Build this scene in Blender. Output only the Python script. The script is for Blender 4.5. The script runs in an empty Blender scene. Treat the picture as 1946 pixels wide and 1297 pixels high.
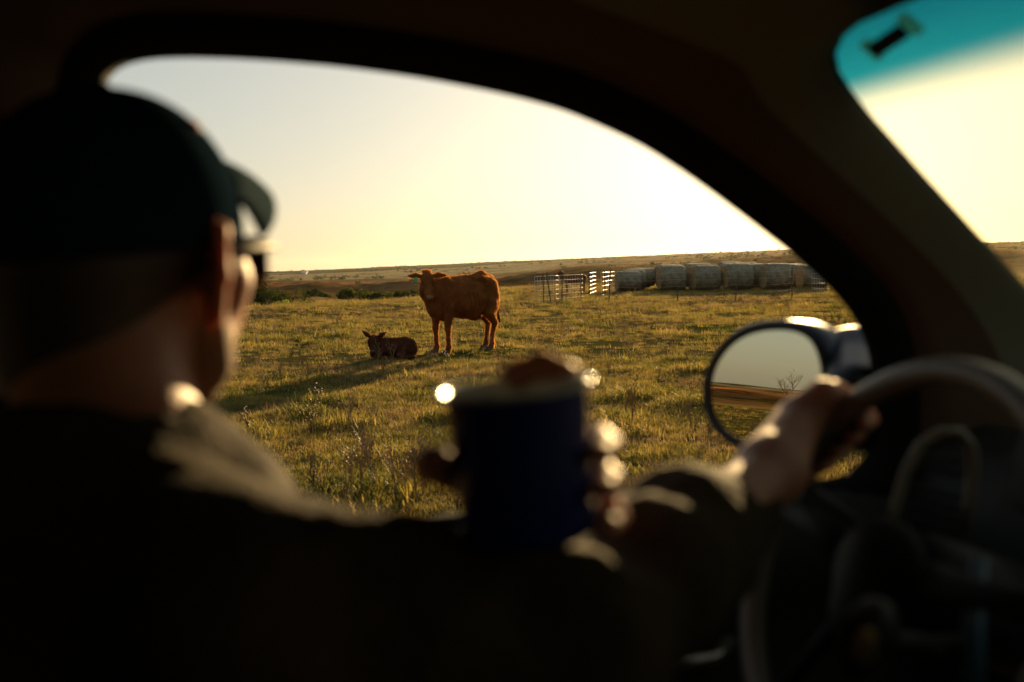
import bpy, math, random
import numpy as np
from mathutils import Vector, Matrix, noise as mnoise
random.seed(7); rng = np.random.default_rng(7)
R = math.radians
sc = bpy.context.scene
COL = sc.collection

# ------------------------------------------------------------------ camera, sky, sun, exposure
EYE = 1.42; FPX = 1892.0; PITCH = 4.25; ROLL = 1.2
camd = bpy.data.cameras.new('camera'); cam = bpy.data.objects.new('camera', camd); COL.objects.link(cam)
camd.sensor_width = 36; camd.lens = 36*FPX/1946; camd.clip_start = 0.03; camd.clip_end = 9000
cam.location = (0, 0, EYE)
CM = (Matrix.Rotation(R(90-PITCH), 3, 'X') @ Matrix.Rotation(R(-ROLL), 3, 'Z'))
cam.rotation_euler = CM.to_euler()
camd.dof.use_dof = True; camd.dof.focus_distance = 17.0; camd.dof.aperture_fstop = 2.9
sc.camera = cam
SUN_AZ = 17.5; SUN_EL = 9.0
w = bpy.data.worlds.new('World'); sc.world = w; w.use_nodes = True
nt = w.node_tree; nt.nodes.clear()
sky = nt.nodes.new('ShaderNodeTexSky'); sky.sky_type = 'NISHITA'; sky.sun_disc = False
sky.sun_elevation = R(SUN_EL); sky.sun_rotation = R(SUN_AZ)
sky.air_density = 1.0; sky.dust_density = 2.0; sky.ozone_density = 2.0; sky.altitude = 300
tint = nt.nodes.new('ShaderNodeMix'); tint.data_type = 'RGBA'; tint.blend_type = 'MULTIPLY'
tint.inputs[0].default_value = 1.0; tint.inputs[7].default_value = (1.0, 0.965, 0.86, 1)
bg = nt.nodes.new('ShaderNodeBackground'); bg.inputs[1].default_value = 0.116
gm_ = nt.nodes.new('ShaderNodeGamma'); gm_.inputs[1].default_value = 0.49     # soft shoulder: the glow round the sun rolls off
wo = nt.nodes.new('ShaderNodeOutputWorld')
nt.links.new(sky.outputs[0], gm_.inputs[0]); nt.links.new(gm_.outputs[0], tint.inputs[6]); nt.links.new(tint.outputs[2], bg.inputs[0]); nt.links.new(bg.outputs[0], wo.inputs[0])
sd = bpy.data.lights.new('sun', 'SUN'); sd.energy = 5.0; sd.angle = R(0.6); sd.color = (1.0, 0.68, 0.30)
sun = bpy.data.objects.new('sun', sd); COL.objects.link(sun)
sdir = Vector((math.sin(R(SUN_AZ))*math.cos(R(SUN_EL)), math.cos(R(SUN_AZ))*math.cos(R(SUN_EL)), math.sin(R(SUN_EL))))
sun.rotation_euler = sdir.to_track_quat('Z', 'Y').to_euler()
vs = sc.view_settings; vs.view_transform = 'Standard'; vs.look = 'None'; vs.gamma = 1.0; vs.exposure = 1.3
sc.cycles.max_bounces = 8; sc.cycles.transparent_max_bounces = 24
sc.cycles.sample_clamp_indirect = 6

# ------------------------------------------------------------------ coordinate helpers
def ray(px, py):
    return CM @ Vector(((px-973)/FPX, (648.5-py)/FPX, -1.0))
def P(px, py, depth):                       # a point seen at pixel (px,py), depth metres along the view axis
    return Vector((0, 0, EYE)) + ray(px, py)*depth
DELTA = 16.0
Lv = Vector((-math.sin(R(DELTA)), math.cos(R(DELTA)), 0)); Fv = Vector((math.cos(R(DELTA)), math.sin(R(DELTA)), 0)); Uv = Vector((0, 0, 1))
def V(xl, yf, z):                           # truck frame: metres left of / ahead of / above the passenger's eye
    return Lv*xl + Fv*yf + Uv*(EYE+z)
def inv(p):
    q = p - Vector((0, 0, EYE)); return (q.dot(Lv), q.dot(Fv), q.z)
def to_plane(px, py, p0, n):
    d = ray(px, py); o = Vector((0, 0, EYE)); return o + d*((p0-o).dot(n)/d.dot(n))

# ------------------------------------------------------------------ object helpers
def tag(o, label=None, cat=None, group=None, kind=None):
    if label: o['label'] = label
    if cat: o['category'] = cat
    if group: o['group'] = group
    if kind: o['kind'] = kind
    return o
def empty(name, loc, **k):
    o = bpy.data.objects.new(name, None); COL.objects.link(o); o.location = loc; o.empty_display_size = .1
    return tag(o, **k)
def base_of(o):
    b = Vector((0, 0, 0))
    while o is not None: b = b + Vector(o.location); o = o.parent
    return b
def mesh(name, verts, faces, mat, parent=None, loc=None, smooth=True, mats=None, midx=None):
    """verts in world coordinates; the object's own origin goes to loc (or the parent's base)"""
    me = bpy.data.meshes.new(name)
    V_ = np.array([tuple(v) for v in verts], dtype=float) if not isinstance(verts, np.ndarray) else verts.astype(float)
    pb = base_of(parent) if parent else Vector((0, 0, 0))
    lo = Vector(loc) if loc is not None else pb
    V_ = V_ - np.array(lo)
    if isinstance(faces, np.ndarray):
        nf, k = faces.shape
        me.vertices.add(len(V_)); me.vertices.foreach_set('co', V_.ravel())
        me.loops.add(nf*k); me.loops.foreach_set('vertex_index', faces.ravel().astype(np.int32))
        me.polygons.add(nf); me.polygons.foreach_set('loop_start', np.arange(0, nf*k, k, dtype=np.int32))
        me.update(calc_edges=True); me.validate()
    else:
        me.from_pydata(V_.tolist(), [], [list(f) for f in faces])
    for m in (mats or [mat]): me.materials.append(m)
    if midx is not None: me.polygons.foreach_set('material_index', np.array(midx, dtype=np.int32))
    me.polygons.foreach_set('use_smooth', [smooth]*len(me.polygons))
    me.update()
    o = bpy.data.objects.new(name, me); COL.objects.link(o)
    if parent: o.parent = parent
    o.location = lo - pb
    return o
def solid(o, t, off=0):
    m = o.modifiers.new('thickness', 'SOLIDIFY'); m.thickness = t; m.offset = off; return o
def bev(o, wd, seg=3):
    m = o.modifiers.new('bevel', 'BEVEL'); m.width = wd; m.segments = seg; m.limit_method = 'ANGLE'; return o
def copy_tree(o, parent=None):
    c = o.copy(); COL.objects.link(c)
    if parent: c.parent = parent
    for ch in list(o.children): copy_tree(ch, c)
    return c

class MB:
    def __init__(s): s.v = []; s.f = []
    def add(s, v, f):
        n = len(s.v); s.v += [Vector(x) for x in v]; s.f += [[i+n for i in q] for q in f]
    def box(s, c, ax, sz):
        c = Vector(c); pts = []
        for i in (-1, 1):
            for j in (-1, 1):
                for k in (-1, 1): pts.append(c + ax[0]*(i*sz[0]/2) + ax[1]*(j*sz[1]/2) + ax[2]*(k*sz[2]/2))
        s.add(pts, [(0,1,3,2),(4,6,7,5),(0,4,5,1),(2,3,7,6),(0,2,6,4),(1,5,7,3)])
    def tube(s, pts, rad, n=8, closed=False, cap=True, sq=1.0):
        pts = [Vector(p) for p in pts]; m = len(pts)
        rads = rad if isinstance(rad, (list, tuple)) else [rad]*m
        vs_ = []; prev = None
        for i, p in enumerate(pts):
            if closed: t = pts[(i+1) % m]-pts[i-1]
            else: t = pts[min(i+1, m-1)]-pts[max(i-1, 0)]
            t.normalize()
            a = prev - t*prev.dot(t) if prev is not None and (prev - t*prev.dot(t)).length > 1e-4 else t.orthogonal()
            a.normalize(); prev = a; b = t.cross(a)
            for k in range(n):
                an = 2*math.pi*k/n; vs_.append(p + (a*math.cos(an) + b*math.sin(an)*sq)*rads[i])
        fs = []
        for i in range(m if closed else m-1):
            j = (i+1) % m
            for k in range(n): fs.append((i*n+k, i*n+(k+1) % n, j*n+(k+1) % n, j*n+k))
        if cap and not closed: fs.append(tuple(reversed(range(n)))); fs.append(tuple(range((m-1)*n, m*n)))
        s.add(vs_, fs)
    def lathe(s, o, ax, prof, n=32, a0=None):
        o = Vector(o); ax = Vector(ax).normalized(); a = (Vector(a0)-ax*Vector(a0).dot(ax)).normalized() if a0 else ax.orthogonal().normalized(); b = ax.cross(a)
        vs_ = []
        for r_, h in prof:
            for k in range(n):
                an = 2*math.pi*k/n; vs_.append(o + ax*h + (a*math.cos(an)+b*math.sin(an))*r_)
        fs = []
        for i in range(len(prof)-1):
            for k in range(n): fs.append((i*n+k, i*n+(k+1) % n, (i+1)*n+(k+1) % n, (i+1)*n+k))
        s.add(vs_, fs)
    def loft(s, curves, closed=False):
        m = len(curves[0]); vs_ = [p for c in curves for p in c]; fs = []
        for i in range(len(curves)-1):
            for k in range(m if closed else m-1):
                k2 = (k+1) % m; fs.append((i*m+k, i*m+k2, (i+1)*m+k2, (i+1)*m+k))
        s.add(vs_, fs)
    def out(s, name, mat, parent=None, loc=None, smooth=True):
        return mesh(name, s.v, s.f, mat, parent, loc, smooth)

# ---- implicit bodies: primitives blended into one continuous skin
class SDF:
    def __init__(s, lo, hi, h):
        s.lo = np.array(lo, float); s.h = h
        s.n = (np.ceil((np.array(hi)-s.lo)/h)).astype(int)+1
        s.f = np.full(s.n, 0.5, dtype=np.float32)
    def _box(s, lo, hi):
        a = np.clip(np.floor((lo-s.lo)/s.h).astype(int), 0, s.n-1); b = np.clip(np.ceil((hi-s.lo)/s.h).astype(int)+1, 1, s.n)
        if (b <= a).any(): return None, None
        ax = [s.lo[i]+s.h*np.arange(a[i], b[i]) for i in range(3)]
        X = np.meshgrid(*ax, indexing='ij')
        return tuple(slice(a[i], b[i]) for i in range(3)), np.stack(X, -1).astype(np.float32)
    def _mix(s, sl, d, k, sub=False):
        f = s.f[sl]
        if sub:
            d = -d; hh = np.clip(k-np.abs(f-d), 0, None)/k; s.f[sl] = np.maximum(f, d)+hh*hh*k*.25
        else:
            hh = np.clip(k-np.abs(f-d), 0, None)/k; s.f[sl] = np.minimum(f, d)-hh*hh*k*.25
    def cone(s, a, ra, b, rb, k=.02, sub=False, sq=None):
        a = np.array(a, float); b = np.array(b, float); m = max(ra, rb)+max(k, .02)+3*s.h
        sl, X = s._box(np.minimum(a, b)-m, np.maximum(a, b)+m)
        if sl is None: return
        ab = b-a; L2 = max(ab@ab, 1e-9); t = np.clip(((X-a)@ab)/L2, 0, 1)
        d = np.linalg.norm(X-a-t[..., None]*ab, axis=-1)-(ra+(rb-ra)*t)
        s._mix(sl, d.astype(np.float32), k, sub)
    def ell(s, c, r, ax=None, k=.03, sub=False):
        c = np.array(c, float); r = np.array(r, float); m = r.max()+k+3*s.h
        sl, X = s._box(c-m, c+m)
        if sl is None: return
        q = X-c
        if ax is not None: q = np.stack([q@np.array(a_) for a_ in ax], -1)
        k0 = np.linalg.norm(q/r, axis=-1); k1 = np.linalg.norm(q/(r*r), axis=-1)
        d = k0*(k0-1)/np.maximum(k1, 1e-6)
        s._mix(sl, d.astype(np.float32), k, sub)
    def chain(s, pts, rads, k=.02):
        for i in range(len(pts)-1): s.cone(pts[i], rads[i], pts[i+1], rads[i+1], k)
    def surf(s):
        f = s.f; ins = f < 0; n = s.n
        c = np.zeros(n-1, np.int8)
        for dx in (0, 1):
            for dy in (0, 1):
                for dz in (0, 1): c += ins[dx:n[0]-1+dx, dy:n[1]-1+dy, dz:n[2]-1+dz]
        act = (c > 0) & (c < 8); ids = np.full(n-1, -1, np.int64); I = np.argwhere(act); ids[act] = np.arange(len(I))
        S = np.zeros((len(I), 3)); C = np.zeros(len(I))
        cs = [(x, y, z) for x in (0, 1) for y in (0, 1) for z in (0, 1)]
        for a in cs:
            for ax in range(3):
                if a[ax] == 1: continue
                b = list(a); b[ax] = 1
                fa = f[tuple((I+np.array(a)).T)]; fb = f[tuple((I+np.array(b)).T)]
                m = (fa < 0) != (fb < 0); t = np.where(m, fa/np.where(m, fa-fb, 1), 0)
                p = np.array(a, float)[None, :].repeat(len(I), 0); p[:, ax] += t
                S[m] += p[m]; C[m] += 1
        Vx = s.lo + s.h*(I + S/C[:, None])
        F = []
        for ax in range(3):
            u, v = (ax+1) % 3, (ax+2) % 3
            sl0 = [slice(None)]*3; sl1 = [slice(None)]*3; sl0[ax] = slice(0, -1); sl1[ax] = slice(1, None)
            e = ins[tuple(sl0)] != ins[tuple(sl1)]; E = np.argwhere(e)
            E = E[(E[:, u] > 0) & (E[:, v] > 0) & (E[:, u] < n[u]-1) & (E[:, v] < n[v]-1)]
            if not len(E): continue
            q = []
            for du, dv in ((-1, -1), (0, -1), (0, 0), (-1, 0)):
                J = E.copy(); J[:, u] += du; J[:, v] += dv; q.append(ids[tuple(J.T)])
            Q = np.stack(q, 1); flip = ~ins[tuple(E.T)]; Q[flip] = Q[flip][:, ::-1]; F.append(Q)
        return Vx, np.concatenate(F)

# ------------------------------------------------------------------ materials
def newmat(name):
    m = bpy.data.materials.new(name); m.use_nodes = True; n = m.node_tree
    return m, n, n.nodes['Principled BSDF']
def pm(name, col, rough=.6, metal=0, noise=None, bump=0, bscale=200, spec=.5, sheen=0):
    m, n, b = newmat(name)
    b.inputs['Roughness'].default_value = rough; b.inputs['Metallic'].default_value = metal
    b.inputs['Specular IOR Level'].default_value = spec
    if sheen: b.inputs['Sheen Weight'].default_value = sheen
    tc = n.nodes.new('ShaderNodeTexCoord')
    if noise:
        nz = n.nodes.new('ShaderNodeTexNoise'); nz.inputs['Scale'].default_value = noise[0]; nz.inputs['Detail'].default_value = 6
        n.links.new(tc.outputs['Object'], nz.inputs[0])
        r = n.nodes.new('ShaderNodeValToRGB'); r.color_ramp.elements[0].position = .3; r.color_ramp.elements[1].position = .7
        r.color_ramp.elements[0].color = (*col, 1); r.color_ramp.elements[1].color = (*noise[1], 1)
        n.links.new(nz.outputs[0], r.inputs[0]); n.links.new(r.outputs[0], b.inputs['Base Color'])
    else: b.inputs['Base Color'].default_value = (*col, 1)
    if bump:
        nb = n.nodes.new('ShaderNodeTexNoise'); nb.inputs['Scale'].default_value = bscale; nb.inputs['Detail'].default_value = 4
        bp = n.nodes.new('ShaderNodeBump'); bp.inputs['Strength'].default_value = bump; bp.inputs['Distance'].default_value = .01
        n.links.new(tc.outputs['Object'], nb.inputs[0]); n.links.new(nb.outputs[0], bp.inputs['Height']); n.links.new(bp.outputs[0], b.inputs['Normal'])
    return m
def leafmat(name, cols, trans=.5, scale=1.2, rough=.6, spec=.15):
    """thin blades/leaves: diffuse + translucent, colour varied by position and per instance"""
    m, n, b = newmat(name); out = n.nodes['Material Output']
    g = n.nodes.new('ShaderNodeNewGeometry'); oi = n.nodes.new('ShaderNodeObjectInfo')
    nz = n.nodes.new('ShaderNodeTexNoise'); nz.inputs['Scale'].default_value = scale; nz.inputs['Detail'].default_value = 4
    n.links.new(g.outputs['Position'], nz.inputs[0])
    ad = n.nodes.new('ShaderNodeMath'); ad.operation = 'MULTIPLY_ADD'; ad.inputs[1].default_value = .5
    n.links.new(oi.outputs['Random'], ad.inputs[0])
    ml = n.nodes.new('ShaderNodeMath'); ml.operation = 'MULTIPLY_ADD'; ml.inputs[1].default_value = 1.4; ml.inputs[2].default_value = -.45
    n.links.new(nz.outputs[0], ml.inputs[0]); n.links.new(ml.outputs[0], ad.inputs[2])
    r = n.nodes.new('ShaderNodeValToRGB'); els = r.color_ramp.elements
    while len(els) < len(cols): els.new(.5)
    for i, c in enumerate(cols): els[i].position = .1+.8*i/max(1, len(cols)-1); els[i].color = (*c, 1)
    n.links.new(ad.outputs[0], r.inputs[0]); n.links.new(r.outputs[0], b.inputs['Base Color'])
    b.inputs['Roughness'].default_value = rough; b.inputs['Specular IOR Level'].default_value = spec
    t = n.nodes.new('ShaderNodeBsdfTranslucent'); n.links.new(r.outputs[0], t.inputs[0])
    mx = n.nodes.new('ShaderNodeMixShader'); mx.inputs[0].default_value = trans
    n.links.new(b.outputs[0], mx.inputs[1]); n.links.new(t.outputs[0], mx.inputs[2]); n.links.new(mx.outputs[0], out.inputs[0])
    return m
def landmat(name, stops, s1=.15, s2=3.0, bump=.6, cover=False):
    m, n, b = newmat(name); g = n.nodes.new('ShaderNodeNewGeometry')
    n1 = n.nodes.new('ShaderNodeTexNoise'); n1.inputs['Scale'].default_value = s1; n1.inputs['Detail'].default_value = 9; n1.inputs['Roughness'].default_value = .62
    n2 = n.nodes.new('ShaderNodeTexNoise'); n2.inputs['Scale'].default_value = s2; n2.inputs['Detail'].default_value = 6
    n.links.new(g.outputs['Position'], n1.inputs[0]); n.links.new(g.outputs['Position'], n2.inputs[0])
    mx = n.nodes.new('ShaderNodeMix'); mx.inputs[0].default_value = .35
    n.links.new(n1.outputs[0], mx.inputs[2]); n.links.new(n2.outputs[0], mx.inputs[3])
    r = n.nodes.new('ShaderNodeValToRGB'); els = r.color_ramp.elements
    while len(els) < len(stops): els.new(.5)
    for i, (p, c) in enumerate(stops): els[i].position = p; els[i].color = (*c, 1)
    n.links.new(mx.outputs[0], r.inputs[0]); n.links.new(r.outputs[0], b.inputs['Base Color'])
    if cover:                     # what grows where (draws, dry slopes, pale pasture), times the local mottle
        at = n.nodes.new('ShaderNodeAttribute'); at.attribute_name = 'cover'; cm = n.nodes.new('ShaderNodeMix'); cm.data_type = 'RGBA'; cm.blend_type = 'MULTIPLY'; cm.inputs[0].default_value = 1
        n.links.new(at.outputs[0], cm.inputs[6]); n.links.new(r.outputs[0], cm.inputs[7]); n.links.new(cm.outputs[2], b.inputs['Base Color'])
    b.inputs['Roughness'].default_value = 1; b.inputs['Specular IOR Level'].default_value = 0
    bp = n.nodes.new('ShaderNodeBump'); bp.inputs['Strength'].default_value = bump; bp.inputs['Distance'].default_value = .3
    n.links.new(n2.outputs[0], bp.inputs['Height']); n.links.new(bp.outputs[0], b.inputs['Normal'])
    return m
M = {}
M['soil'] = landmat('pasture_soil', [(.42, (.035, .045, .010)), (.48, (.06, .06, .018)), (.54, (.085, .060, .026)), (.60, (.045, .055, .013))], .35, 6, .3)
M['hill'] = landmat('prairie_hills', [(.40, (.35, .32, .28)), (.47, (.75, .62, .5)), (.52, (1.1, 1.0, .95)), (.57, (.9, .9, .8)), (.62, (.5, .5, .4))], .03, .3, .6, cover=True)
M['green'] = leafmat('green_grass', [(.06, .070, .012), (.15, .135, .022), (.31, .23, .045), (.40, .27, .085)], .5, .7)
M['dry'] = leafmat('dry_grass', [(.16, .09, .035), (.28, .17, .07), (.38, .25, .11)], .4, 1.5)
M['weed'] = leafmat('dead_weed', [(.14, .08, .035), (.24, .15, .07), (.34, .22, .11)], .25, 2)
M['bushd'] = leafmat('bush_leaf', [(.030, .040, .012), (.06, .07, .016), (.11, .11, .025)], .35, .8, rough=1, spec=0)
M['bushy'] = leafmat('yellow_leaf', [(.14, .18, .02), (.26, .30, .04), (.38, .38, .06)], .5, 2)
M['bark'] = pm('bark', (.05, .035, .02), .9)
M['hide'] = pm('red_hide', (.10, .028, .006), .7, noise=(4, (.22, .066, .013)), bump=.5, bscale=60, spec=.1)
M['fur'] = leafmat('red_fur', [(.26, .085, .014), (.42, .16, .03), (.85, .42, .11)], .85, 8)
M['calfhide'] = pm('calf_hide', (.05, .016, .008), .8, noise=(9, (.09, .026, .012)), bump=.5, bscale=60, spec=.1)
M['calffur'] = leafmat('calf_fur', [(.06, .018, .007), (.14, .045, .015)], .6, 8)
M['muzzle'] = pm('muzzle_skin', (.26, .13, .08), .4)
M['eye'] = pm('eye_dark', (.012, .008, .006), .08)
M['hoof'] = pm('hoof_horn', (.05, .035, .025), .5)
M['tag'] = pm('ear_tag_plastic', (.02, .35, .14), .4)
M['wrap'] = pm('hay_net_wrap', (.14, .115, .075), .85, noise=(3.5, (.27, .235, .16)), bump=1.0, bscale=14, spec=.2)
M['hay'] = pm('hay_ends', (.20, .13, .055), .95, noise=(9, (.33, .23, .11)), bump=1.0, bscale=25, spec=.1)
M['galv'] = pm('galvanised_wire', (.50, .45, .38), .5, .8)
M['tpost'] = pm('rusty_post', (.09, .05, .03), .7, noise=(8, (.05, .035, .025)))
M['liner'] = pm('headliner_fabric', (.085, .055, .038), .95, bump=.3, bscale=400, spec=.1)
M['trim'] = pm('pillar_trim', (.13, .135, .10), .75, bump=.2, bscale=300, spec=.25)
M['seal'] = pm('rubber_seal', (.006, .006, .006), .8, spec=.1)
M['black'] = pm('black_plastic', (.010, .010, .010), .55, bump=.15, bscale=300, spec=.3)
M['dash'] = pm('dashboard_vinyl', (.014, .014, .012), .6, bump=.3, bscale=250, spec=.3)
M['wheel'] = pm('wheel_leather', (.16, .13, .095), .38, bump=.2, bscale=200)
M['wheelhub'] = pm('hub_plastic', (.010, .010, .009), .7, spec=.2)
M['silver'] = pm('satin_silver', (.42, .40, .36), .3, .8)
M['paint'] = pm('truck_paint', (.30, .25, .17), .32, .5)
M['paint'].node_tree.nodes['Principled BSDF'].inputs['Coat Weight'].default_value = 1
M['housing'] = pm('mirror_shell', (.007, .008, .013), .48, spec=.35)
M['mirror'] = pm('mirror_silver', (.86, .80, .66), .0, 1)
M['skin'] = pm('skin', (.27, .11, .055), .58, noise=(30, (.32, .13, .07)), bump=.1, bscale=150)
M['skin'].node_tree.nodes['Principled BSDF'].inputs['Subsurface Weight'].default_value = .6
M['skin'].node_tree.nodes['Principled BSDF'].inputs['Subsurface Radius'].default_value = (1, .25, .1)
M['skin'].node_tree.nodes['Principled BSDF'].inputs['Subsurface Scale'].default_value = .02
M['hair'] = pm('dark_hair', (.03, .016, .008), .6)
M['beard'] = pm('stubble', (.20, .09, .035), .8, bump=.6, bscale=500)
M['cap'] = pm('cap_cotton', (.007, .016, .027), .9, noise=(25, (.009, .020, .033)), bump=.5, bscale=350, spec=0)
M['capb'] = pm('cap_brim_cotton', (.04, .062, .078), .9, bump=.4, bscale=350, spec=0)
M['capdot'] = pm('cap_button_orange', (.30, .06, .02), .7)
M['jacket'] = pm('olive_jacket', (.040, .028, .014), .85, noise=(20, (.026, .018, .008)), bump=.5, bscale=120, spec=.05)
M['jean'] = pm('dark_jeans', (.02, .024, .035), .9, bump=.4, bscale=400)
M['lensd'] = pm('lens_brown', (.03, .018, .006), .06)
M['frame'] = pm('glasses_frame', (.02, .014, .010), .6, spec=.2)
M['enamel'] = pm('navy_enamel', (.007, .016, .105), .3, spec=.25)
M['tint'] = None
M['enrim'] = pm('pale_enamel', (.55, .54, .46), .22)
M['coffee'] = pm('coffee', (.02, .009, .004), .1)
M['seat'] = pm('seat_cloth', (.03, .027, .022), .95)
M['blueedge'] = pm('blue_lit_edge', (.05, .11, .16), .4)

# ------------------------------------------------------------------ terrain
def hz(px): return 508-(px-973)*math.tan(R(ROLL))
RN = [0, 25, 40, 55, 80, 115, 160, 220, 300, 420, 600, 850, 1200, 1800, 2600, 5000]
# depth of the ground below eye level, in metres, along bearings (degrees right of the view axis)
def drop(px, rows):        # rows: (distance, image row) -> ground height
    rr = []; 
    for r_, y in rows: rr.append((r_, EYE-(y-hz(px))*r_/FPX*math.cos(math.atan((px-973)/FPX))))
    return rr
cols = {
 470:  [(0, None), (28, None), (36, 584), (50, 590), (80, 588), (130, 566), (170, 563), (240, 553), (300, 543), (420, 546), (700, 533), (1100, 523), (1800, 518.0), (5000, 521)],
 600:  [(0, None), (30, None), (38, 580), (55, 583), (95, 562), (110, 558), (150, 566), (220, 556), (300, 543), (420, 545), (700, 530), (1100, 520), (1800, 514.5), (5000, 518)],
 690:  [(0, None), (32, None), (42, 575), (60, 578), (100, 577), (160, 572), (220, 556), (300, 539), (420, 542), (700, 525), (1100, 515), (1800, 510.0), (5000, 514)],
 800:  [(0, None), (34, None), (47, 566), (65, 569), (105, 568), (170, 566), (230, 553), (300, 540), (420, 542), (700, 521), (1100, 510), (1800, 505.0), (5000, 509)],
 950:  [(0, None), (45, None), (64, 547), (85, 549), (120, 547), (170, 540), (230, 541), (300, 532), (420, 530), (700, 513), (1100, 502), (1800, 498.0), (5000, 502)],
 1100: [(0, None), (55, None), (75, 543), (95, 543), (130, 535), (180, 530), (240, 527), (300, 521), (420, 512), (700, 502), (1100, 495), (1800, 492.0), (5000, 496)],
 1300: [(0, None), (60, None), (80, 534), (100, 530), (140, 523), (190, 517), (250, 512), (320, 506), (450, 500), (700, 493), (1100, 487), (1800, 484.0), (5000, 488)],
 1500: [(0, None), (60, None), (80, 530), (100, 525), (140, 517), (190, 510), (250, 505), (320, 498), (450, 490), (700, 483), (1100, 478), (1800, 475.0), (5000, 480)],
 1900: [(0, None), (60, None), (80, 520), (100, 515), (140, 507), (190, 500), (250, 494), (320, 488), (450, 478), (700, 470), (1100, 464), (1800, 461.5), (5000, 466)],
}
TAB = []
RG = np.array([0]+list(np.geomspace(4, 5000, 120)))
for px, rows in sorted(cols.items()):
    rr = []
    flat = [r_ for r_, y in rows if y is None]
    for r_, y in rows:
        if y is None: rr.append((r_, 0.0))
        else: rr.append((r_, EYE-(y-hz(px))*(r_*math.cos(math.atan((px-973)/FPX)))/FPX))
    rr = np.array(rr); TAB.append((math.degrees(math.atan((px-973)/FPX)), np.interp(RG, rr[:, 0], rr[:, 1])))
flatrow = np.interp(RG, [0, 60, 120, 400, 1000, 1800, 5000], [0, 0, 0.3, 3, 9, 14, 4])
backrow = np.interp(RG, [0, 60, 150, 400, 1000, 1800, 5000], [0, 0, -.3, 1.2, 5, 9, 4])
TAB = [(-180, backrow), (-70, backrow), (-40, TAB[0][1])] + TAB + [(60, flatrow), (110, backrow), (180, backrow)]
TA = np.array([t[0] for t in TAB]); TZ = np.array([t[1] for t in TAB])
AZS = np.arange(-180, 180.01, .5)
SUR = np.stack([np.interp(AZS, TA, TZ[:, j]) for j in range(len(RG))], 1)       # az x r
def smooth_az(S, k):
    ker = np.hanning(2*k+3)[1:-1]; ker /= ker.sum(); Z = np.concatenate([S[-k-1:-1], S, S[1:k+1]], 0)
    return np.stack([np.convolve(Z[:, j], ker, 'valid') for j in range(S.shape[1])], 1)
SUR = smooth_az(SUR, 3)
def height(x, y, fine=True):
    x = np.atleast_1d(np.asarray(x, float)); y = np.atleast_1d(np.asarray(y, float))
    r_ = np.hypot(x, y); az = np.degrees(np.arctan2(x, y))
    ai = np.clip((az+180)/.5, 0, len(AZS)-1.001); i = ai.astype(int); fa = ai-i
    j = np.clip(np.searchsorted(RG, r_)-1, 0, len(RG)-2); fr = np.clip((r_-RG[j])/(RG[j+1]-RG[j]), 0, 1)
    z = (SUR[i, j]*(1-fa)+SUR[i+1, j]*fa)*(1-fr)+(SUR[i, j+1]*(1-fa)+SUR[i+1, j+1]*fa)*fr
    if fine:
        amp = np.clip(r_/60, 0, 1)**1.5*np.clip(r_/500, .05, 1.6)
        nz = np.array([mnoise.fractal((a/(30 if c < 420 else 130), b/(30 if c < 420 else 130), 3.1), .8, 2.1, 4) for a, b, c in zip(x, y, r_)])
        z = z+nz*np.where(r_ < 420, np.clip((r_-70)/120, 0, 1)*np.clip((420-r_)/60, 0, 1)*np.where(np.abs(az) > 60, 1.0, 2.6), np.clip((r_-420)/100, 0, 1)*1.5)
        nb = np.array([mnoise.noise((a/1.7, b/1.7, 0.5)) for a, b in zip(x, y)])
        z = z+nb*.035*np.clip(1-r_/120, 0, 1)*np.clip((r_-1)/4, 0, 1)
    return z
def polar(r0, r1, nr, na, name, mat):
    rs = np.geomspace(r0, r1, nr); az = np.radians(np.linspace(-180, 180, na, endpoint=False))
    # finer bearings ahead
    az = np.sort(np.concatenate([az, np.radians(np.linspace(-35, 35, na, endpoint=False)+.013)]))
    A, Rr = np.meshgrid(az, rs, indexing='ij'); x = (np.sin(A)*Rr).ravel(); y = (np.cos(A)*Rr).ravel(); z = height(x, y)
    V_ = np.stack([x, y, z], 1); n_ = len(az); q = []
    I, J = np.meshgrid(np.arange(n_), np.arange(nr-1), indexing='ij'); I2 = (I+1) % n_
    F = np.stack([I*nr+J, I*nr+J+1, I2*nr+J+1, I2*nr+J], -1).reshape(-1, 4)
    if r0 < 1:
        c = len(V_); V_ = np.concatenate([V_, [[0, 0, 0]]])
        T = np.stack([np.arange(n_)*nr, ((np.arange(n_)+1) % n_)*nr, np.full(n_, c), np.full(n_, c)], -1)
        F = np.concatenate([F, np.stack([T[:, 0], T[:, 1], T[:, 2], T[:, 2]], -1)])
        fl = [list(f[:3]) if f[2] == f[3] else list(f) for f in F.tolist()]
        return mesh(name, V_, [f[::-1] for f in fl], mat)
    return mesh(name, V_, F[:, ::-1].copy(), mat)
tag(polar(.5, 75, 130, 260, 'ground', M['soil']), kind='structure')
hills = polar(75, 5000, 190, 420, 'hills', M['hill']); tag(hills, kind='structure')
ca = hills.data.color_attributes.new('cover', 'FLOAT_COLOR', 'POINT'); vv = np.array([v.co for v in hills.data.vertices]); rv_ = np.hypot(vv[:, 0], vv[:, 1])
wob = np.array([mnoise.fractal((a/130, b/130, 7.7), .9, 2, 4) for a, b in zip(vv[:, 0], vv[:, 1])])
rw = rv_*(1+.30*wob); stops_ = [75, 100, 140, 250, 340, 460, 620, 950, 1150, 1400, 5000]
cc = np.array([(.20, .14, .06), (.14, .09, .035), (.05, .038, .016), (.07, .045, .020), (.28, .14, .055), (.09, .065, .03), (.27, .23, .12), (.25, .22, .125), (.06, .06, .03), (.05, .05, .03), (.05, .05, .03)])
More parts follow.
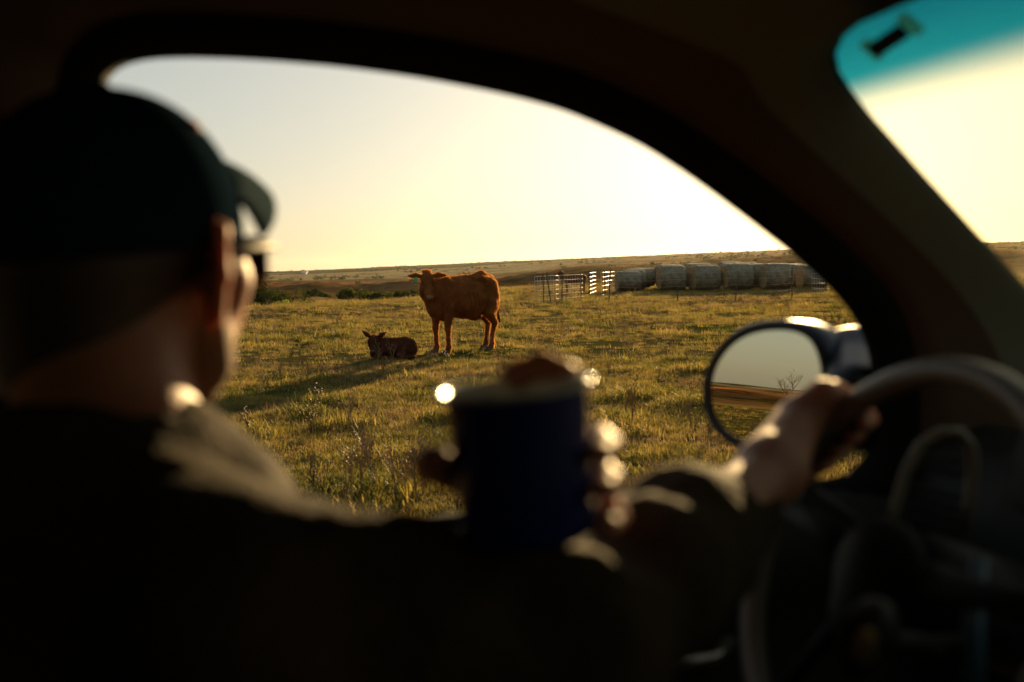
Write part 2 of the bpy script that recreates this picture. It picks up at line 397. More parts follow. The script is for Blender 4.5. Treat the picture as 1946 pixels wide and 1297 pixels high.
az_ = np.degrees(np.arctan2(vv[:, 0], vv[:, 1])); rgt = np.clip((az_-0)/8, 0, 1)[:, None]; warm = np.array([(.27, .18, .075)])
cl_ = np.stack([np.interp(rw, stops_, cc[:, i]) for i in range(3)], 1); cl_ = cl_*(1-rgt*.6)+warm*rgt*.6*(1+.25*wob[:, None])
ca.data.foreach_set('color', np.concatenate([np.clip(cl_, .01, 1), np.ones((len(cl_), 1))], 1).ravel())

# ------------------------------------------------------------------ grass (uncountable: geometry nodes on scattered points)
def blades(n, h0, h1, wd, spread, lean, segs=3):
    v = []; f = []
    for _ in range(n):
        a = random.random()*6.283; r_ = spread*math.sqrt(random.random()); b = Vector((math.cos(a)*r_, math.sin(a)*r_, -.01))
        h = random.uniform(h0, h1); d = random.random()*6.283; ln = random.uniform(.1, lean)*h; wv = random.uniform(.6, 1)*wd
        side = Vector((math.cos(d+1.57), math.sin(d+1.57), 0)); out = Vector((math.cos(d), math.sin(d), 0)); i0 = len(v)
        for s in range(segs+1):
            t = s/segs; p = b + Vector((0, 0, h*(t-.18*t*t*lean))) + out*(ln*t*t); ww = wv*(1-t)**.7/2
            if s == segs: v.append(p)
            else: v += [p-side*ww, p+side*ww]
        for s in range(segs-1): f.append((i0+2*s, i0+2*s+1, i0+2*s+3, i0+2*s+2))
        f.append((i0+2*segs-2, i0+2*segs-1, i0+2*segs))
    return v, f
def weedmesh(h, nb=7, w_=.0035):
    m = MB()
    for _ in range(random.randint(2, 4)):
        a = random.random()*6.28; ln = random.uniform(.05, .35)*h; hh = h*random.uniform(.6, 1)
        pts = [Vector((math.cos(a)*ln*t*t, math.sin(a)*ln*t*t, hh*t)) for t in (0, .25, .5, .75, 1)]
        m.tube(pts, [w_, w_*.9, w_*.7, w_*.5, w_*.3], 3, cap=False)
        for k in range(nb):
            t = random.uniform(.35, 1); p = Vector((math.cos(a)*ln*t*t, math.sin(a)*ln*t*t, hh*t)); b = random.random()*6.28; l2 = random.uniform(.05, .16)*h*1.3
            e = p+Vector((math.cos(b)*l2*.7, math.sin(b)*l2*.7, l2)); m.tube([p, (p+e)/2+Vector((0, 0, -.01)), e], [w_*.5, w_*.4, w_*.3], 3, cap=False)
            s = .004+random.random()*.004
            m.add([e+Vector((s, 0, 0)), e+Vector((-s, 0, 0)), e+Vector((0, s, 0)), e+Vector((0, -s, 0)), e+Vector((0, 0, s*1.4)), e+Vector((0, 0, -s))],
                  [(0, 2, 4), (2, 1, 4), (1, 3, 4), (3, 0, 4), (2, 0, 5), (1, 2, 5), (3, 1, 5), (0, 3, 5)])
    return m.v, m.f
def variants(name, mk, n, mat):
    c = bpy.data.collections.new(name)
    for i in range(n):
        v, f = mk(i); me = bpy.data.meshes.new(name); me.from_pydata([tuple(p) for p in v], [], [tuple(q) for q in f]); me.materials.append(mat)
        o = bpy.data.objects.new('%s_%d' % (name, i), me); c.objects.link(o)
    return c
def scatter(name, pts, scl, coll, label, cat, mat):
    n = len(pts); me = bpy.data.meshes.new(name); me.vertices.add(n); me.vertices.foreach_set('co', np.asarray(pts, float).ravel())
    a = me.attributes.new('scl', 'FLOAT', 'POINT'); a.data.foreach_set('value', np.asarray(scl, float))
    b = me.attributes.new('rot', 'FLOAT_VECTOR', 'POINT')
    rv = np.stack([rng.normal(0, .12, n), rng.normal(0, .12, n), rng.random(n)*6.283], 1); b.data.foreach_set('vector', rv.ravel())
    me.materials.append(mat); me.update()
    o = bpy.data.objects.new(name, me); COL.objects.link(o)
    g = bpy.data.node_groups.new(name+'_nodes', 'GeometryNodeTree')
    g.interface.new_socket('Geometry', in_out='INPUT', socket_type='NodeSocketGeometry'); g.interface.new_socket('Geometry', in_out='OUTPUT', socket_type='NodeSocketGeometry')
    N = g.nodes.new; gi = N('NodeGroupInput'); go = N('NodeGroupOutput'); ip = N('GeometryNodeInstanceOnPoints'); ci = N('GeometryNodeCollectionInfo')
    ci.inputs['Collection'].default_value = coll; ci.inputs['Separate Children'].default_value = True; ci.inputs['Reset Children'].default_value = True
    ip.inputs['Pick Instance'].default_value = True
    s = N('GeometryNodeInputNamedAttribute'); s.data_type = 'FLOAT'; s.inputs[0].default_value = 'scl'
    r_ = N('GeometryNodeInputNamedAttribute'); r_.data_type = 'FLOAT_VECTOR'; r_.inputs[0].default_value = 'rot'
    L = g.links.new; L(gi.outputs[0], ip.inputs['Points']); L(ci.outputs[0], ip.inputs['Instance']); L(s.outputs[0], ip.inputs['Scale']); L(r_.outputs[0], ip.inputs['Rotation']); L(ip.outputs[0], go.inputs[0])
    o.modifiers.new('scatter', 'NODES').node_group = g
    return tag(o, label=label, cat=cat, kind='stuff')
def nz2(x, y, s, o=0): return np.array([mnoise.noise((a/s, b/s, o)) for a, b in zip(x, y)])
def ring(n, r0, r1, a0, a1, p=1.0):
    u = rng.random(n); r_ = (r0**p+u*(r1**p-r0**p))**(1/p); az = np.radians(rng.uniform(a0, a1, n)); return np.sin(az)*r_, np.cos(az)*r_, r_
TR_C = V(.40, .2, 0)
def clear_truck(x, y):
    q = np.stack([x-TR_C.x, y-TR_C.y], 1); l = q@np.array([Lv.x, Lv.y]); f = q@np.array([Fv.x, Fv.y]); return ~((np.abs(l) < 1.05) & (np.abs(f) < 2.7))
def field(n1, n2, n3, keep, dens):
    X = [ring(n1, 3.2, 15, -34, 36, 1.6), ring(n2, 13, 75, -32, 34, 1.25), ring(n3, 3, 70, 36, 326, 1.3)]
    x = np.concatenate([a[0] for a in X]); y = np.concatenate([a[1] for a in X]); r_ = np.concatenate([a[2] for a in X])
    m = clear_truck(x, y) & (rng.random(len(x)) < dens(x, y, r_))
    x, y, r_ = x[m], y[m], r_[m]; return x, y, r_, height(x, y)
gc = variants('green_tuft', lambda i: blades(40, .025, .055+.02*(i % 2), .0065, .085, 1.0), 5, M['green'])
def dg(x, y, r_):
    return np.clip(.66+nz2(x, y, 1.1, 1)*1.5+nz2(x, y, 6, 2)*1.0-np.clip((r_-20)/45, 0, .35), .03, 1)
x, y, r_, z = field(30000, 52000, 26000, None, dg)
s = (.6+.7*rng.random(len(x))+np.clip(nz2(x, y, .6, 9)-.12, 0, 1)*4.2)*np.clip(1+(r_-14)/40, 1, 2.0)
scatter('pasture_grass', np.stack([x, y, z], 1), s, gc, 'short green grazed grass covering the pasture', 'grass', M['green'])
dc = variants('dry_tuft', lambda i: blades(18, .04, .10+.025*i, .004, .07, 1.2), 5, M['dry'])
def dd(x, y, r_):
    return np.clip(.62+nz2(x, y, 2.6, 5)*1.5+nz2(x, y, .9, 6)*.9*.9+np.clip((r_-18)/30, 0, .4), .03, 1)
x, y, r_, z = field(12000, 42000, 16000, None, dd)
s = (.45+.6*rng.random(len(x)))*np.clip(.9+(r_-14)/60, .8, 1.6)
scatter('dry_grass', np.stack([x, y, z], 1), s, dc, 'straw coloured dry grass mixed through the pasture', 'dry grass', M['dry'])
wc = variants('dead_weed', lambda i: weedmesh(.20+.035*i), 6, M['weed'])
def dw(x, y, r_): return np.clip(.02+nz2(x, y, 4.5, 12)*.9+nz2(x, y, 1.2, 13)*.6, .01, 1)
x, y, r_, z = field(1500, 7000, 1200, None, dw)
# weeds close in front of the calf, and a clump in front of the near shoulder
for (px, py, n_, sp) in ((712, 700, 5, .25), (770, 697, 6, .4), (840, 690, 5, .4), (540, 735, 14, .4), (520, 690, 8, .6), (740, 940, 14, .35), (790, 955, 10, .3), (520, 640, 20, .8), (600, 905, 8, .4)):
    dpt = EYE*FPX/(py-hz(px)); c = P(px, py, dpt); gx = rng.normal(c.x, sp, n_); gy = rng.normal(c.y, sp*.6, n_)
    x = np.concatenate([x, gx]); y = np.concatenate([y, gy])
r_ = np.hypot(x, y); z = height(x, y); s = (.6+.8*rng.random(len(x)))*np.clip(1.05-r_/150, .7, 1)
scatter('dead_weeds', np.stack([x, y, z], 1), s, wc, 'dead brown weed stalks with seed heads standing in the pasture', 'weeds', M['weed'])

# ------------------------------------------------------------------ bushes and trees
def leafcloud(c, rad, n, sz, lobes=7, flat=.55, seed=0):
    """many leaf-sized faces in lumpy clumps"""
    r = np.random.default_rng(seed); c = np.array(c); rad = np.array(rad)
    lc = r.normal(0, .45, (lobes, 3))*rad; lc[:, 2] = np.abs(lc[:, 2])*flat+rad[2]*.25; lr = r.uniform(.35, .6, lobes)*rad.min()*1.1
    k = r.integers(0, lobes, n); d = r.normal(0, 1, (n, 3)); d /= np.linalg.norm(d, axis=1)[:, None]
    p = lc[k]+d*lr[k][:, None]*(.55+.5*r.random(n))[:, None]*np.array([1.2, 1.2, .9]); p[:, 2] = np.maximum(p[:, 2], .02*rad[2]+r.random(n)*.1*rad[2]); p = p+c
    a = r.normal(0, 1, (n, 3)); a /= np.linalg.norm(a, axis=1)[:, None]; b = np.cross(a, r.normal(0, 1, (n, 3))); b /= np.linalg.norm(b, axis=1)[:, None]
    s = (sz*r.uniform(.5, 1.2, n))[:, None]
    V_ = np.stack([p-a*s, p+b*s*.6, p+a*s, p-b*s*.6], 1).reshape(-1, 3); F = np.arange(4*n).reshape(-1, 4)
    return V_, F
def bush(px, py, depth, wd, ht, mat, label, cat, n, name='bush', sz=.12, group=None, seed=1, lobes=9):
    c = P(px, py, depth); c.z = height(c.x, c.y)[0]-.05
    e = empty(name, c, label=label, cat=cat, group=group)
    v, f = leafcloud(c, (wd/2, wd/2*.8, ht), n, sz, lobes, .5, seed); mesh('foliage', v, f, mat, e, smooth=False)
    m = MB(); r = random.Random(seed)
    for k in range(6):
        a = r.random()*6.28; q = Vector((math.cos(a)*wd*.22, math.sin(a)*wd*.2, ht*.6)); m.tube([c, c+q*.5+Vector((0, 0, ht*.1)), c+q], [.05*ht, .03*ht, .012*ht], 5)
    m.out('stem', M['bark'], e); return e
BG = 'bushes along the draw beyond the pasture'
bush(492, 582, 62, 3.3, 1.6, M['bushd'], 'large rounded olive green bush at the pasture edge beside the driver\'s face', 'bush', 3600, sz=.10, seed=3, lobes=12)
bush(470, 584, 66, 2.6, 1.3, M['bushd'], 'dark bush half hidden behind the driver\'s face, left of the large rounded bush', 'bush', 2000, sz=.10, seed=4)
bush(533, 584, 58, .8, .62, M['bushy'], 'small bright yellow green shrub right of the large rounded bush', 'shrub', 900, name='shrub', sz=.06, seed=5, lobes=5)
bl = [(588, 578, 95, 1.7, 1.3, 'low olive bush below the brown hummock, left of the gap in the bushes'), (612, 578, 98, 1.6, .9, 'small olive bush just right of the low olive bush under the hummock'),
      (668, 574, 88, 2.3, 1.5, 'dark rounded bush at the left end of the row left of the cow\'s head'), (684, 574, 96, 1.8, 1.1, 'dark bush second from the left in the row left of the cow'),
      (711, 573, 90, 2.2, 1.2, 'dark green bush in the middle of the row above the calf'), (730, 573, 96, 1.9, 1.3, 'paler olive bush right of the middle of the row above the calf'),
      (757, 572, 92, 2.2, 1.3, 'bush with lighter crown second from the cow\'s ear'), (778, 571, 98, 2.2, 1.5, 'dark bush nearest to the left of the cow\'s head'),
      (797, 569, 104, 2.2, 1.6, 'dark bush partly behind the cow\'s cheek')]
for i, (px, py, dp, wd, ht, lb) in enumerate(bl):
    bush(px, py, dp, wd*.95, ht*.72, M['bushd'], lb, 'bush', 900, sz=.16, group=BG, seed=20+i)
# far scrub on the slopes: reads as one mass
pts = []
for _ in range(2600):
    az = R(random.uniform(-34, 36)); rr_ = random.choice([random.uniform(240, 900), random.uniform(900, 1900)]); xx = math.sin(az)*rr_; yy = math.cos(az)*rr_
    if mnoise.noise((xx/90, yy/90, 4)) > .12+.0*rr_ or (rr_ > 1500 and random.random() < .6): pts.append((xx, yy, rr_))
pa = np.array(pts); za = height(pa[:, 0], pa[:, 1]); VV = []; FF = []; n0 = 0
for i in range(len(pa)):
    s_ = random.uniform(1.0, 2.6)*(1 if pa[i, 2] > 500 else .55); v, f = leafcloud((pa[i, 0], pa[i, 1], za[i]-.2), (s_, s_, s_*.9), 42, s_*.28, 5, .5, i)
    VV.append(v); FF.append(f+n0); n0 += len(v)
tag(mesh('far_scrub', np.concatenate(VV), np.concatenate(FF), M['bushd'], smooth=False), label='far dark scrub and treeline scattered over the distant slopes', cat='scrub', kind='stuff')
# white farm buildings, tiny on the far ridge
for i, (px, py, wd, lb) in enumerate(((576, 519.5, 4, 'tiny white farm shed highest on the distant ridge'), (583, 519, 3, 'tiny white farm shed just right of the highest one on the ridge'), (579, 525, 5, 'tiny white long barn below the sheds on the distant slope'))):
    dp = 1150 if i < 2 else 900
    c = P(px, py, dp); c.z = height(c.x, c.y)[0]; e = empty('farm_shed', c, label=lb, cat='shed', group='white sheds on the distant ridge')
    m = MB(); m.box(c+Vector((0, 0, .8)), (Vector((1, 0, 0)), Vector((0, 1, 0)), Uv), (wd*.7, 5, 1.6)); m.out('wall', pm('shed_wall', (.5, .5, .48), .9) if i == 0 else bpy.data.materials['shed_wall'], e, smooth=False)
    m = MB(); h_ = wd*.35+.3
    m.add([c+Vector(q) for q in ((-h_, -2.8, 1.603), (h_, -2.8, 1.603), (h_, 2.8, 1.603), (-h_, 2.8, 1.603), (-h_, 0, 2.4), (h_, 0, 2.4))], [(0, 1, 5, 4), (2, 3, 4, 5), (0, 4, 3), (1, 2, 5), (0, 3, 2, 1)])
    m.out('roof', bpy.data.materials.get('shed_roof') or pm('shed_roof', (.4, .4, .4), .9), e, smooth=False)
# bare tree behind the truck (seen in the door mirror); placed after the mirror is known
def bare_tree(base, h, seed, label):
    r = random.Random(seed); m = MB(); lim = MB()
    def grow(mb, p, d, L_, rad, dep):
        n = 4; pts = [p]; q = p.copy(); dd_ = d.copy()
        for _ in range(n):
            dd_ = (dd_+Vector((r.uniform(-.22, .22), r.uniform(-.22, .22), r.uniform(-.05, .15)))).normalized(); q = q+dd_*L_/n; pts.append(q.copy())
        mb.tube(pts, [rad*(1-.13*i) for i in range(n+1)], 5, cap=False)
        if dep > 0:
            for _ in range(r.randint(3, 4)):
                i = r.randint(2, n); a = r.random()*6.28; nd = (dd_*.75+Vector((math.cos(a), math.sin(a), .25))*.75).normalized()
                grow(lim, pts[i], nd, L_*r.uniform(.6, .8), rad*.5, dep-1)
    grow(m, Vector(base), Vector((0, 0, 1)), h*.38, h*.028, 4)
    t = empty('bare_tree', base, label=label, cat='tree'); m.out('trunk', M['bark'], t); lim.out('crown', M['bark'], t); return t

# ------------------------------------------------------------------ cattle
def furcoat(Vx, F, n, ln, comb, parent, mat, name='coat', lo=None):
    tri = Vx[F]; ctr = tri.mean(1); e1 = tri[:, 1]-tri[:, 0]; e2 = tri[:, 3]-tri[:, 0]; nn = np.cross(e1, e2); ar = np.linalg.norm(nn, axis=1)+1e-12
    k = rng.choice(len(F), n, p=ar/ar.sum()); p = ctr[k]+rng.normal(0, .004, (n, 3)); nm = nn[k]/ar[k][:, None]
    d = nm*.75+np.array(comb)*.7+rng.normal(0, .22, (n, 3)); d /= np.linalg.norm(d, axis=1)[:, None]
    
    s = np.cross(d, rng.normal(0, 1, (n, 3))); s /= np.linalg.norm(s, axis=1)[:, None]; L_ = (ln*rng.uniform(.5, 1.2, n))[:, None]; wv = ln*.13
    V_ = np.stack([p-s*wv-nm*.004, p+s*wv-nm*.004, p+d*L_], 1).reshape(-1, 3)
    return mesh(name, V_, np.arange(3*n).reshape(-1, 3), mat, parent, smooth=False)
def ear_pts(c, out, up, L_): return c, c+out*L_*.5+up*.01, c+out*L_
def build_cow():
    dpt = 17.0; basep = P(878, 672, dpt); basep.z = height(basep.x, basep.y)[0]
    hd = R(180+42); f = Vector((math.cos(hd), math.sin(hd), 0)); l = Vector((-f.y, f.x, 0)); b0 = basep + f*.0
    def C(a, s, h): return b0 + f*a + l*s + Vector((0, 0, h))
    S = SDF((b0.x-1.15, b0.y-1.15, b0.z-.05), (b0.x+1.15, b0.y+1.15, b0.z+1.6), .0125)
    ax = (f, l, Uv)
    # trunk: deep rib cage, slack belly, wide hips
    S.ell(C(.02, 0, .94), (.64, .285, .325), ax, .08)
    S.ell(C(.38, 0, .93), (.33, .22, .345), ax, .08)
    S.ell(C(-.10, 0, .86), (.42, .32, .30), ax, .08)
    S.ell(C(-.47, 0, 1.05), (.25, .215, .25), ax, .06)
    S.cone(C(.42, 0, 1.135), .085, C(-.1, 0, 1.18), .08, .1); S.cone(C(-.1, 0, 1.18), .08, C(-.46, 0, 1.285), .068, .08); S.cone(C(-.46, 0, 1.285), .068, C(-.70, 0, 1.22), .05, .05)
    for s in (-1, 1):
        S.cone(C(-.36, .17*s, 1.235), .045, C(-.70, .09*s, 1.15), .042, .05)           # hook and pin bones
        S.ell(C(.42, .15*s, .98), (.17, .10, .30), ax, .06)                            # shoulder
        S.ell(C(-.56, .13*s, .90), (.18, .10, .32), ax, .05)                          # thigh
    S.cone(C(.52, 0, .72), .14, C(.36, 0, .66), .13, .08)                             # brisket
    for s in (-1, 1):
        S.ell(C(-.30, .335*s, 1.05), (.12, .07, .10), ax, .08, sub=True)                 # hollow flank
        for q in range(6): S.cone(C(.22-.085*q, .315*s, 1.02), .004, C(.16-.085*q, .325*s, .74), .004, .03)   # ribs
    # legs (front pair, rear pair) with joints
    def leg(pts, rads): S.chain([C(*p) for p in pts], rads, .03)
    leg([(.42, .15, .80), (.41, .165, .62), (.43, .175, .42), (.42, .175, .22), (.42, .175, .10), (.45, .175, .03)], [.12, .078, .050, .034, .040, .050])
    leg([(.42, -.14, .80), (.41, -.155, .62), (.43, -.16, .42), (.42, -.16, .22), (.41, -.16, .10), (.44, -.16, .03)], [.12, .078, .050, .034, .040, .050])
    leg([(-.50, .16, .80), (-.46, .17, .66), (-.62, .16, .46), (-.56, .15, .25), (-.55, .15, .11), (-.52, .15, .03)], [.14, .10, .048, .034, .040, .050])
    leg([(-.58, -.16, .80), (-.56, -.17, .66), (-.74, -.16, .46), (-.70, -.15, .25), (-.68, -.15, .11), (-.65, -.15, .03)], [.14, .10, .048, .034, .040, .050])
    S.ell(C(-.30, 0, .58), (.12, .09, .07), ax, .07)                                  # udder
    # neck to the head, which turns to face the camera
    hc = P(812, 530, dpt-.62)                                                        # forehead
    tocam = Vector((0, -1, 0)).lerp((Vector((0, 0, EYE))-hc).normalized(), .7).normalized(); hr = tocam.cross(Uv).normalized()*-1   # head's screen-right when seen from the camera
    fdir = (tocam*.62+Uv*-.80+hr*.10).normalized()                                    # down the face
    fn = (tocam*.80+Uv*.62).normalized()
    hx = (fdir, hr, fdir.cross(hr).normalized())
    S.cone(C(.50, 0, 1.02), .215, C(.66, .02, 1.06), .175, .08); S.cone(C(.66, .02, 1.06), .17, hc-tocam*.12-Uv*.07, .105, .06)
    S.cone(C(.56, 0, .84), .13, hc-tocam*.12-Uv*.14, .08, .07)
    S.ell(hc, (.13, .105, .10), hx, .04); S.cone(hc+fdir*.05, .092, hc+fdir*.20, .074, .04); S.cone(hc+fdir*.20, .072, hc+fdir*.33, .064, .03)
    S.cone(hc-hx[2]*0+fdir*.06-tocam*.07, .085, hc+fdir*.24-tocam*.04, .055, .04)
    S.ell(hc+fdir*.345, (.055, .068, .052), hx, .03)
    S.cone(hc-fdir*.10, .055, hc-fdir*.13, .045, .04)                                 # poll
    for s in (-1, 1):
        S.cone(hc+hr*.075*s+fdir*.07+tocam*.045, .028, hc+hr*.078*s+fdir*.09+tocam*.045, .022, .02)
        e0 = hc+hr*.09*s-fdir*.055; e1 = e0+hr*.10*s+Uv*.012-tocam*.01; e2 = e0+hr*.215*s+Uv*.005
        S.cone(e0, .028, e1, .045, .015); S.cone(e1, .045, e2, .018, .015)
        S.ell(hc+fdir*.375+hr*.033*s+tocam*.035, (.016, .014, .016), hx, .01, sub=True)
    Vx, F = S.surf()
    o = mesh('cow', Vx, F, M['hide'], None, basep); tag(o, 'red brown cow standing beside the calf with its head turned to face the truck', 'cow')
    body = o
    furcoat(Vx, F, 52000, .022, -f*.5-Uv*.5, o, M['fur'])
    # tufted poll
    n = 700; pp = []; 
    for _ in range(n):
        a = hc-fdir*.13+hr*random.uniform(-.07, .07)+tocam*random.uniform(-.03, .05); d = (Uv+Vector((random.gauss(0, .45), random.gauss(0, .45), 0))).normalized(); s = hr*.003; L_ = random.uniform(.03, .06)
        pp += [a-s, a+s, a+d*L_]
    mesh('poll_hair', pp, [(3*i, 3*i+1, 3*i+2) for i in range(n)], M['fur'], o, smooth=False)
    for s in (-1, 1):
        m = MB(); m.lathe(hc+hr*.083*s+fdir*.075+tocam*.055, tocam, [(.001, .020), (.012, .016), (.020, .005), (.020, -.006), (.001, -.01)], 12); m.out('eye', M['eye'], o)
    S2 = SDF(hc+fdir*.36-Vector((.12,)*3), hc+fdir*.36+Vector((.12,)*3), .006); S2.ell(hc+fdir*.365+tocam*.008, (.045, .058, .045), hx, .02)
    for s in (-1, 1): S2.ell(hc+fdir*.385+hr*.030*s+tocam*.045, (.015, .012, .015), hx, .01, sub=True)
    v, fa = S2.surf(); mesh('muzzle', v, fa, M['muzzle'], o)
    m = MB(); tg = hc+hr*-.185-fdir*.055-Uv*.055+tocam*.045
    m.box(tg, (hr, tocam, Uv), (.055, .004, .065)); m.lathe(tg+Uv*.04-tocam*.004, tocam, [(.001, .012), (.012, .010), (.012, 0), (.001, -.002)], 10); bev(m.out('ear_tag', M['tag'], o, smooth=False), .0015)
    for (a, s_) in ((.45, .175), (.44, -.16), (-.52, .15), (-.65, -.15)):
        for t in (-1, 1):
            m = MB(); c = C(a+.035, s_+.026*t, 0); m.add([c+f*u+l*v_+Vector((0, 0, w_)) for u, v_, w_ in ((.07, -.018*1, -.01), (.07, .018, -.01), (-.055, .024, -.01), (-.055, -.024, -.01), (.035, -.012, .06), (.035, .012, .06), (-.04, .022, .05), (-.04, -.022, .05))],
                  [(0, 1, 5, 4), (1, 2, 6, 5), (2, 3, 7, 6), (3, 0, 4, 7), (4, 5, 6, 7), (3, 2, 1, 0)]); bev(m.out('hoof', M['hoof'], o, smooth=False), .008)
    m = MB(); m.tube([C(-.74, 0, 1.22), C(-.80, .01, 1.12), C(-.82, .02, .9), C(-.82, .02, .65), C(-.83, .03, .45)], [.03, .026, .018, .016, .03], 8)
    m.out('tail', M['hide'], o)
    return o
build_cow()
def build_calf():
    dpt = 15.9; b0 = P(748, 684, dpt); b0.z = height(b0.x, b0.y)[0]
    hd = R(180+18); f = Vector((math.cos(hd), math.sin(hd), 0)); l = Vector((-f.y, f.x, 0)); ax = (f, l, Uv)
    def C(a, s, h): return b0+f*a+l*s+Vector((0, 0, h))
    S = SDF((b0.x-.75, b0.y-.6, b0.z-.05), (b0.x+.6, b0.y+.6, b0.z+.75), .009)
    S.ell(C(.0, 0, .16), (.32, .17, .155), ax, .05); S.ell(C(.18, 0, .17), (.17, .14, .17), ax, .05); S.ell(C(-.20, 0, .165), (.18, .175, .16), ax, .05)
    S.cone(C(.2, 0, .27), .05, C(-.2, 0, .27), .05, .06)
    for s in (-1, 1):
        S.ell(C(-.22, .13*s, .15), (.15, .07, .13), ax, .04)
        S.chain([C(-.12, .17*s, .10), C(-.05, .21*s, .05), C(-.27, .24*s, .035), C(-.12, .26*s, .03)], [.055, .04, .028, .026], .02)
        S.chain([C(.20, .11*s, .14), C(.30, .13*s, .06), C(.14, .16*s, .035), C(.26, .17*s, .03)], [.07, .04, .028, .026], .02)
    hc = P(711, 647, dpt-.22); tc = (Vector((0, 0, EYE))-hc).normalized(); tc = (tc-Uv*tc.z).normalized(); hr = Vector((1, 0, 0)); hr = (hr-tc*hr.dot(tc)).normalized()
    fd = (tc*.55-Uv*.80-hr*.06).normalized(); hx = (fd, hr, fd.cross(hr).normalized())
    S.cone(C(.22, 0, .20), .12, C(.30, -.0, .28), .10, .05); S.cone(C(.30, 0, .26), .095, hc-tc*.07-Uv*.05, .068, .04); S.cone(C(.30, .02, .10), .075, hc-tc*.05-Uv*.12, .05, .04)
    S.ell(hc, (.088, .074, .07), hx, .03); S.cone(hc+fd*.03, .058, hc+fd*.13, .046, .025); S.cone(hc+fd*.13, .045, hc+fd*.19, .040, .02); S.cone(hc+fd*.04-tc*.045, .05, hc+fd*.13-tc*.03, .035, .03)
    for s in (-1, 1):
        e0 = hc+hr*.05*s-fd*.055; e2 = e0+hr*.13*s+Uv*(.105 if s < 0 else .07); e1 = (e0+e2)/2-Uv*.004
        S.cone(e0, .018, e1, .036, .01); S.cone(e1, .036, e2, .010, .01)
    Vx, F = S.surf(); o = mesh('calf', Vx, F, M['calfhide'], None, b0)
    tag(o, 'dark brown calf lying in the grass to the left of the standing cow', 'calf')
    furcoat(Vx, F, 22000, .018, -f*.5-Uv*.3, o, M['calffur'])
    for s in (-1, 1):
        m = MB(); m.lathe(hc+hr*.052*s+fd*.03+tc*.035, tc, [(.001, .011), (.007, .009), (.011, .002), (.001, -.006)], 10); m.out('eye', M['eye'], o)
    m = MB(); m.lathe(hc+fd*.19, fd, [(.001, .048), (.02, .045), (.036, .028), (.041, .005), (.001, -.01)], 14); m.out('muzzle', M['hoof'], o)
    return o
build_calf()

# ------------------------------------------------------------------ hay bales
def make_bale():
    e = empty('hay_bale', (0, 0, 0)); rr_ = random.Random(4); Z_ = 1
    n = 40; prof = []; W = .73; Rb = .76
    for k in range(25):
        t = -1+2*k/24; edge = max(0, (abs(t)-.80)/.20); prof.append((t*W*1.02, Rb*(1-.17*edge**2.0+.012*math.sin(t*14))))
    vs_ = []
    for (x_, r0) in prof:
        for k in range(n):
            a = 2*math.pi*k/n; cz = math.cos(a); sy = math.sin(a); q = (abs(cz)**2.7+abs(sy)**2.7)**(-1/2.7)
            r1 = r0*q*(1+.012*mnoise.noise((x_*3, cz*2, sy*2))); zz = max(r1*cz, -Rb*.90); vs_.append(Vector((x_, r1*sy, zz+Rb*.88)))
    fs = [(i*n+k, i*n+(k+1) % n, (i+1)*n+(k+1) % n, (i+1)*n+k) for i in range(24) for k in range(n)]
    mesh('net_wrap', vs_, [q[::-1] for q in fs], M['wrap'], e)
    for s in (0, 24):
        ring_ = vs_[s*n:(s+1)*n]; c = sum(ring_, Vector())/n; sg = 1 if s else -1
        vv = [c+Vector((sg*.05, 0, 0))]+[c+(p-c)*.55+Vector((sg*.04, 0, 0)) for p in ring_]+[p+Vector((sg*.001, 0, 0)) for p in ring_]
        ff = [(0, 1+k, 1+(k+1) % n) for k in range(n)]+[(1+k, 1+n+k, 1+n+(k+1) % n, 1+(k+1) % n) for k in range(n)]
        mesh('bale_end', vv, ff if s else [q[::-1] for q in ff], M['hay'], e)
    return e
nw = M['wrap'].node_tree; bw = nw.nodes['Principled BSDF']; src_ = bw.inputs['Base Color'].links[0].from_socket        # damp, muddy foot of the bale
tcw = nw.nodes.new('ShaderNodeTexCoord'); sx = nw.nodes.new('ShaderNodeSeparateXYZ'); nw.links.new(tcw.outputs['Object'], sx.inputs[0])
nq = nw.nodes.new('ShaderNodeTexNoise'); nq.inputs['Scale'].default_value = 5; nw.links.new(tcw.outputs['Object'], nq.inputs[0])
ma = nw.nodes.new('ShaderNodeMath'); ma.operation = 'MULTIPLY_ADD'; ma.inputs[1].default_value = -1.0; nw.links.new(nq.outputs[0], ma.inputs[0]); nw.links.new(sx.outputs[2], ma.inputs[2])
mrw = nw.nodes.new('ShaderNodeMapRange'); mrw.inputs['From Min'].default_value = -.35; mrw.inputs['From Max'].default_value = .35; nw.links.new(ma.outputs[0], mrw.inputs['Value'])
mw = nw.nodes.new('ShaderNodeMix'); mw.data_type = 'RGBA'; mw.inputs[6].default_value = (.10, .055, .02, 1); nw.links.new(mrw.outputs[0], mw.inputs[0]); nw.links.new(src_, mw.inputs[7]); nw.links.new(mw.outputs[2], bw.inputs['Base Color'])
bale0 = make_bale(); first = True
rowsB = [  # px of row front, image row of base, depth, number of bales going back, drift right per bale
 ('greenish left end', 1194, 553, 51.5, 4, .22), ('second', 1275, 552, 51, 4, .10), ('third', 1342, 551, 50.5, 4, .06), ('fourth', 1403, 549, 50, 4, .12), ('fifth', 1476, 549, 49.5, 4, -.18), ('right end', 1542, 551, 51, 3, .0)]
ordn = ['front', 'second from the front', 'third from the front', 'fourth from the front']
rown = ['leftmost row', 'second row from the left', 'third row from the left', 'fourth row from the left', 'fifth row from the left', 'row nearest the windscreen pillar']
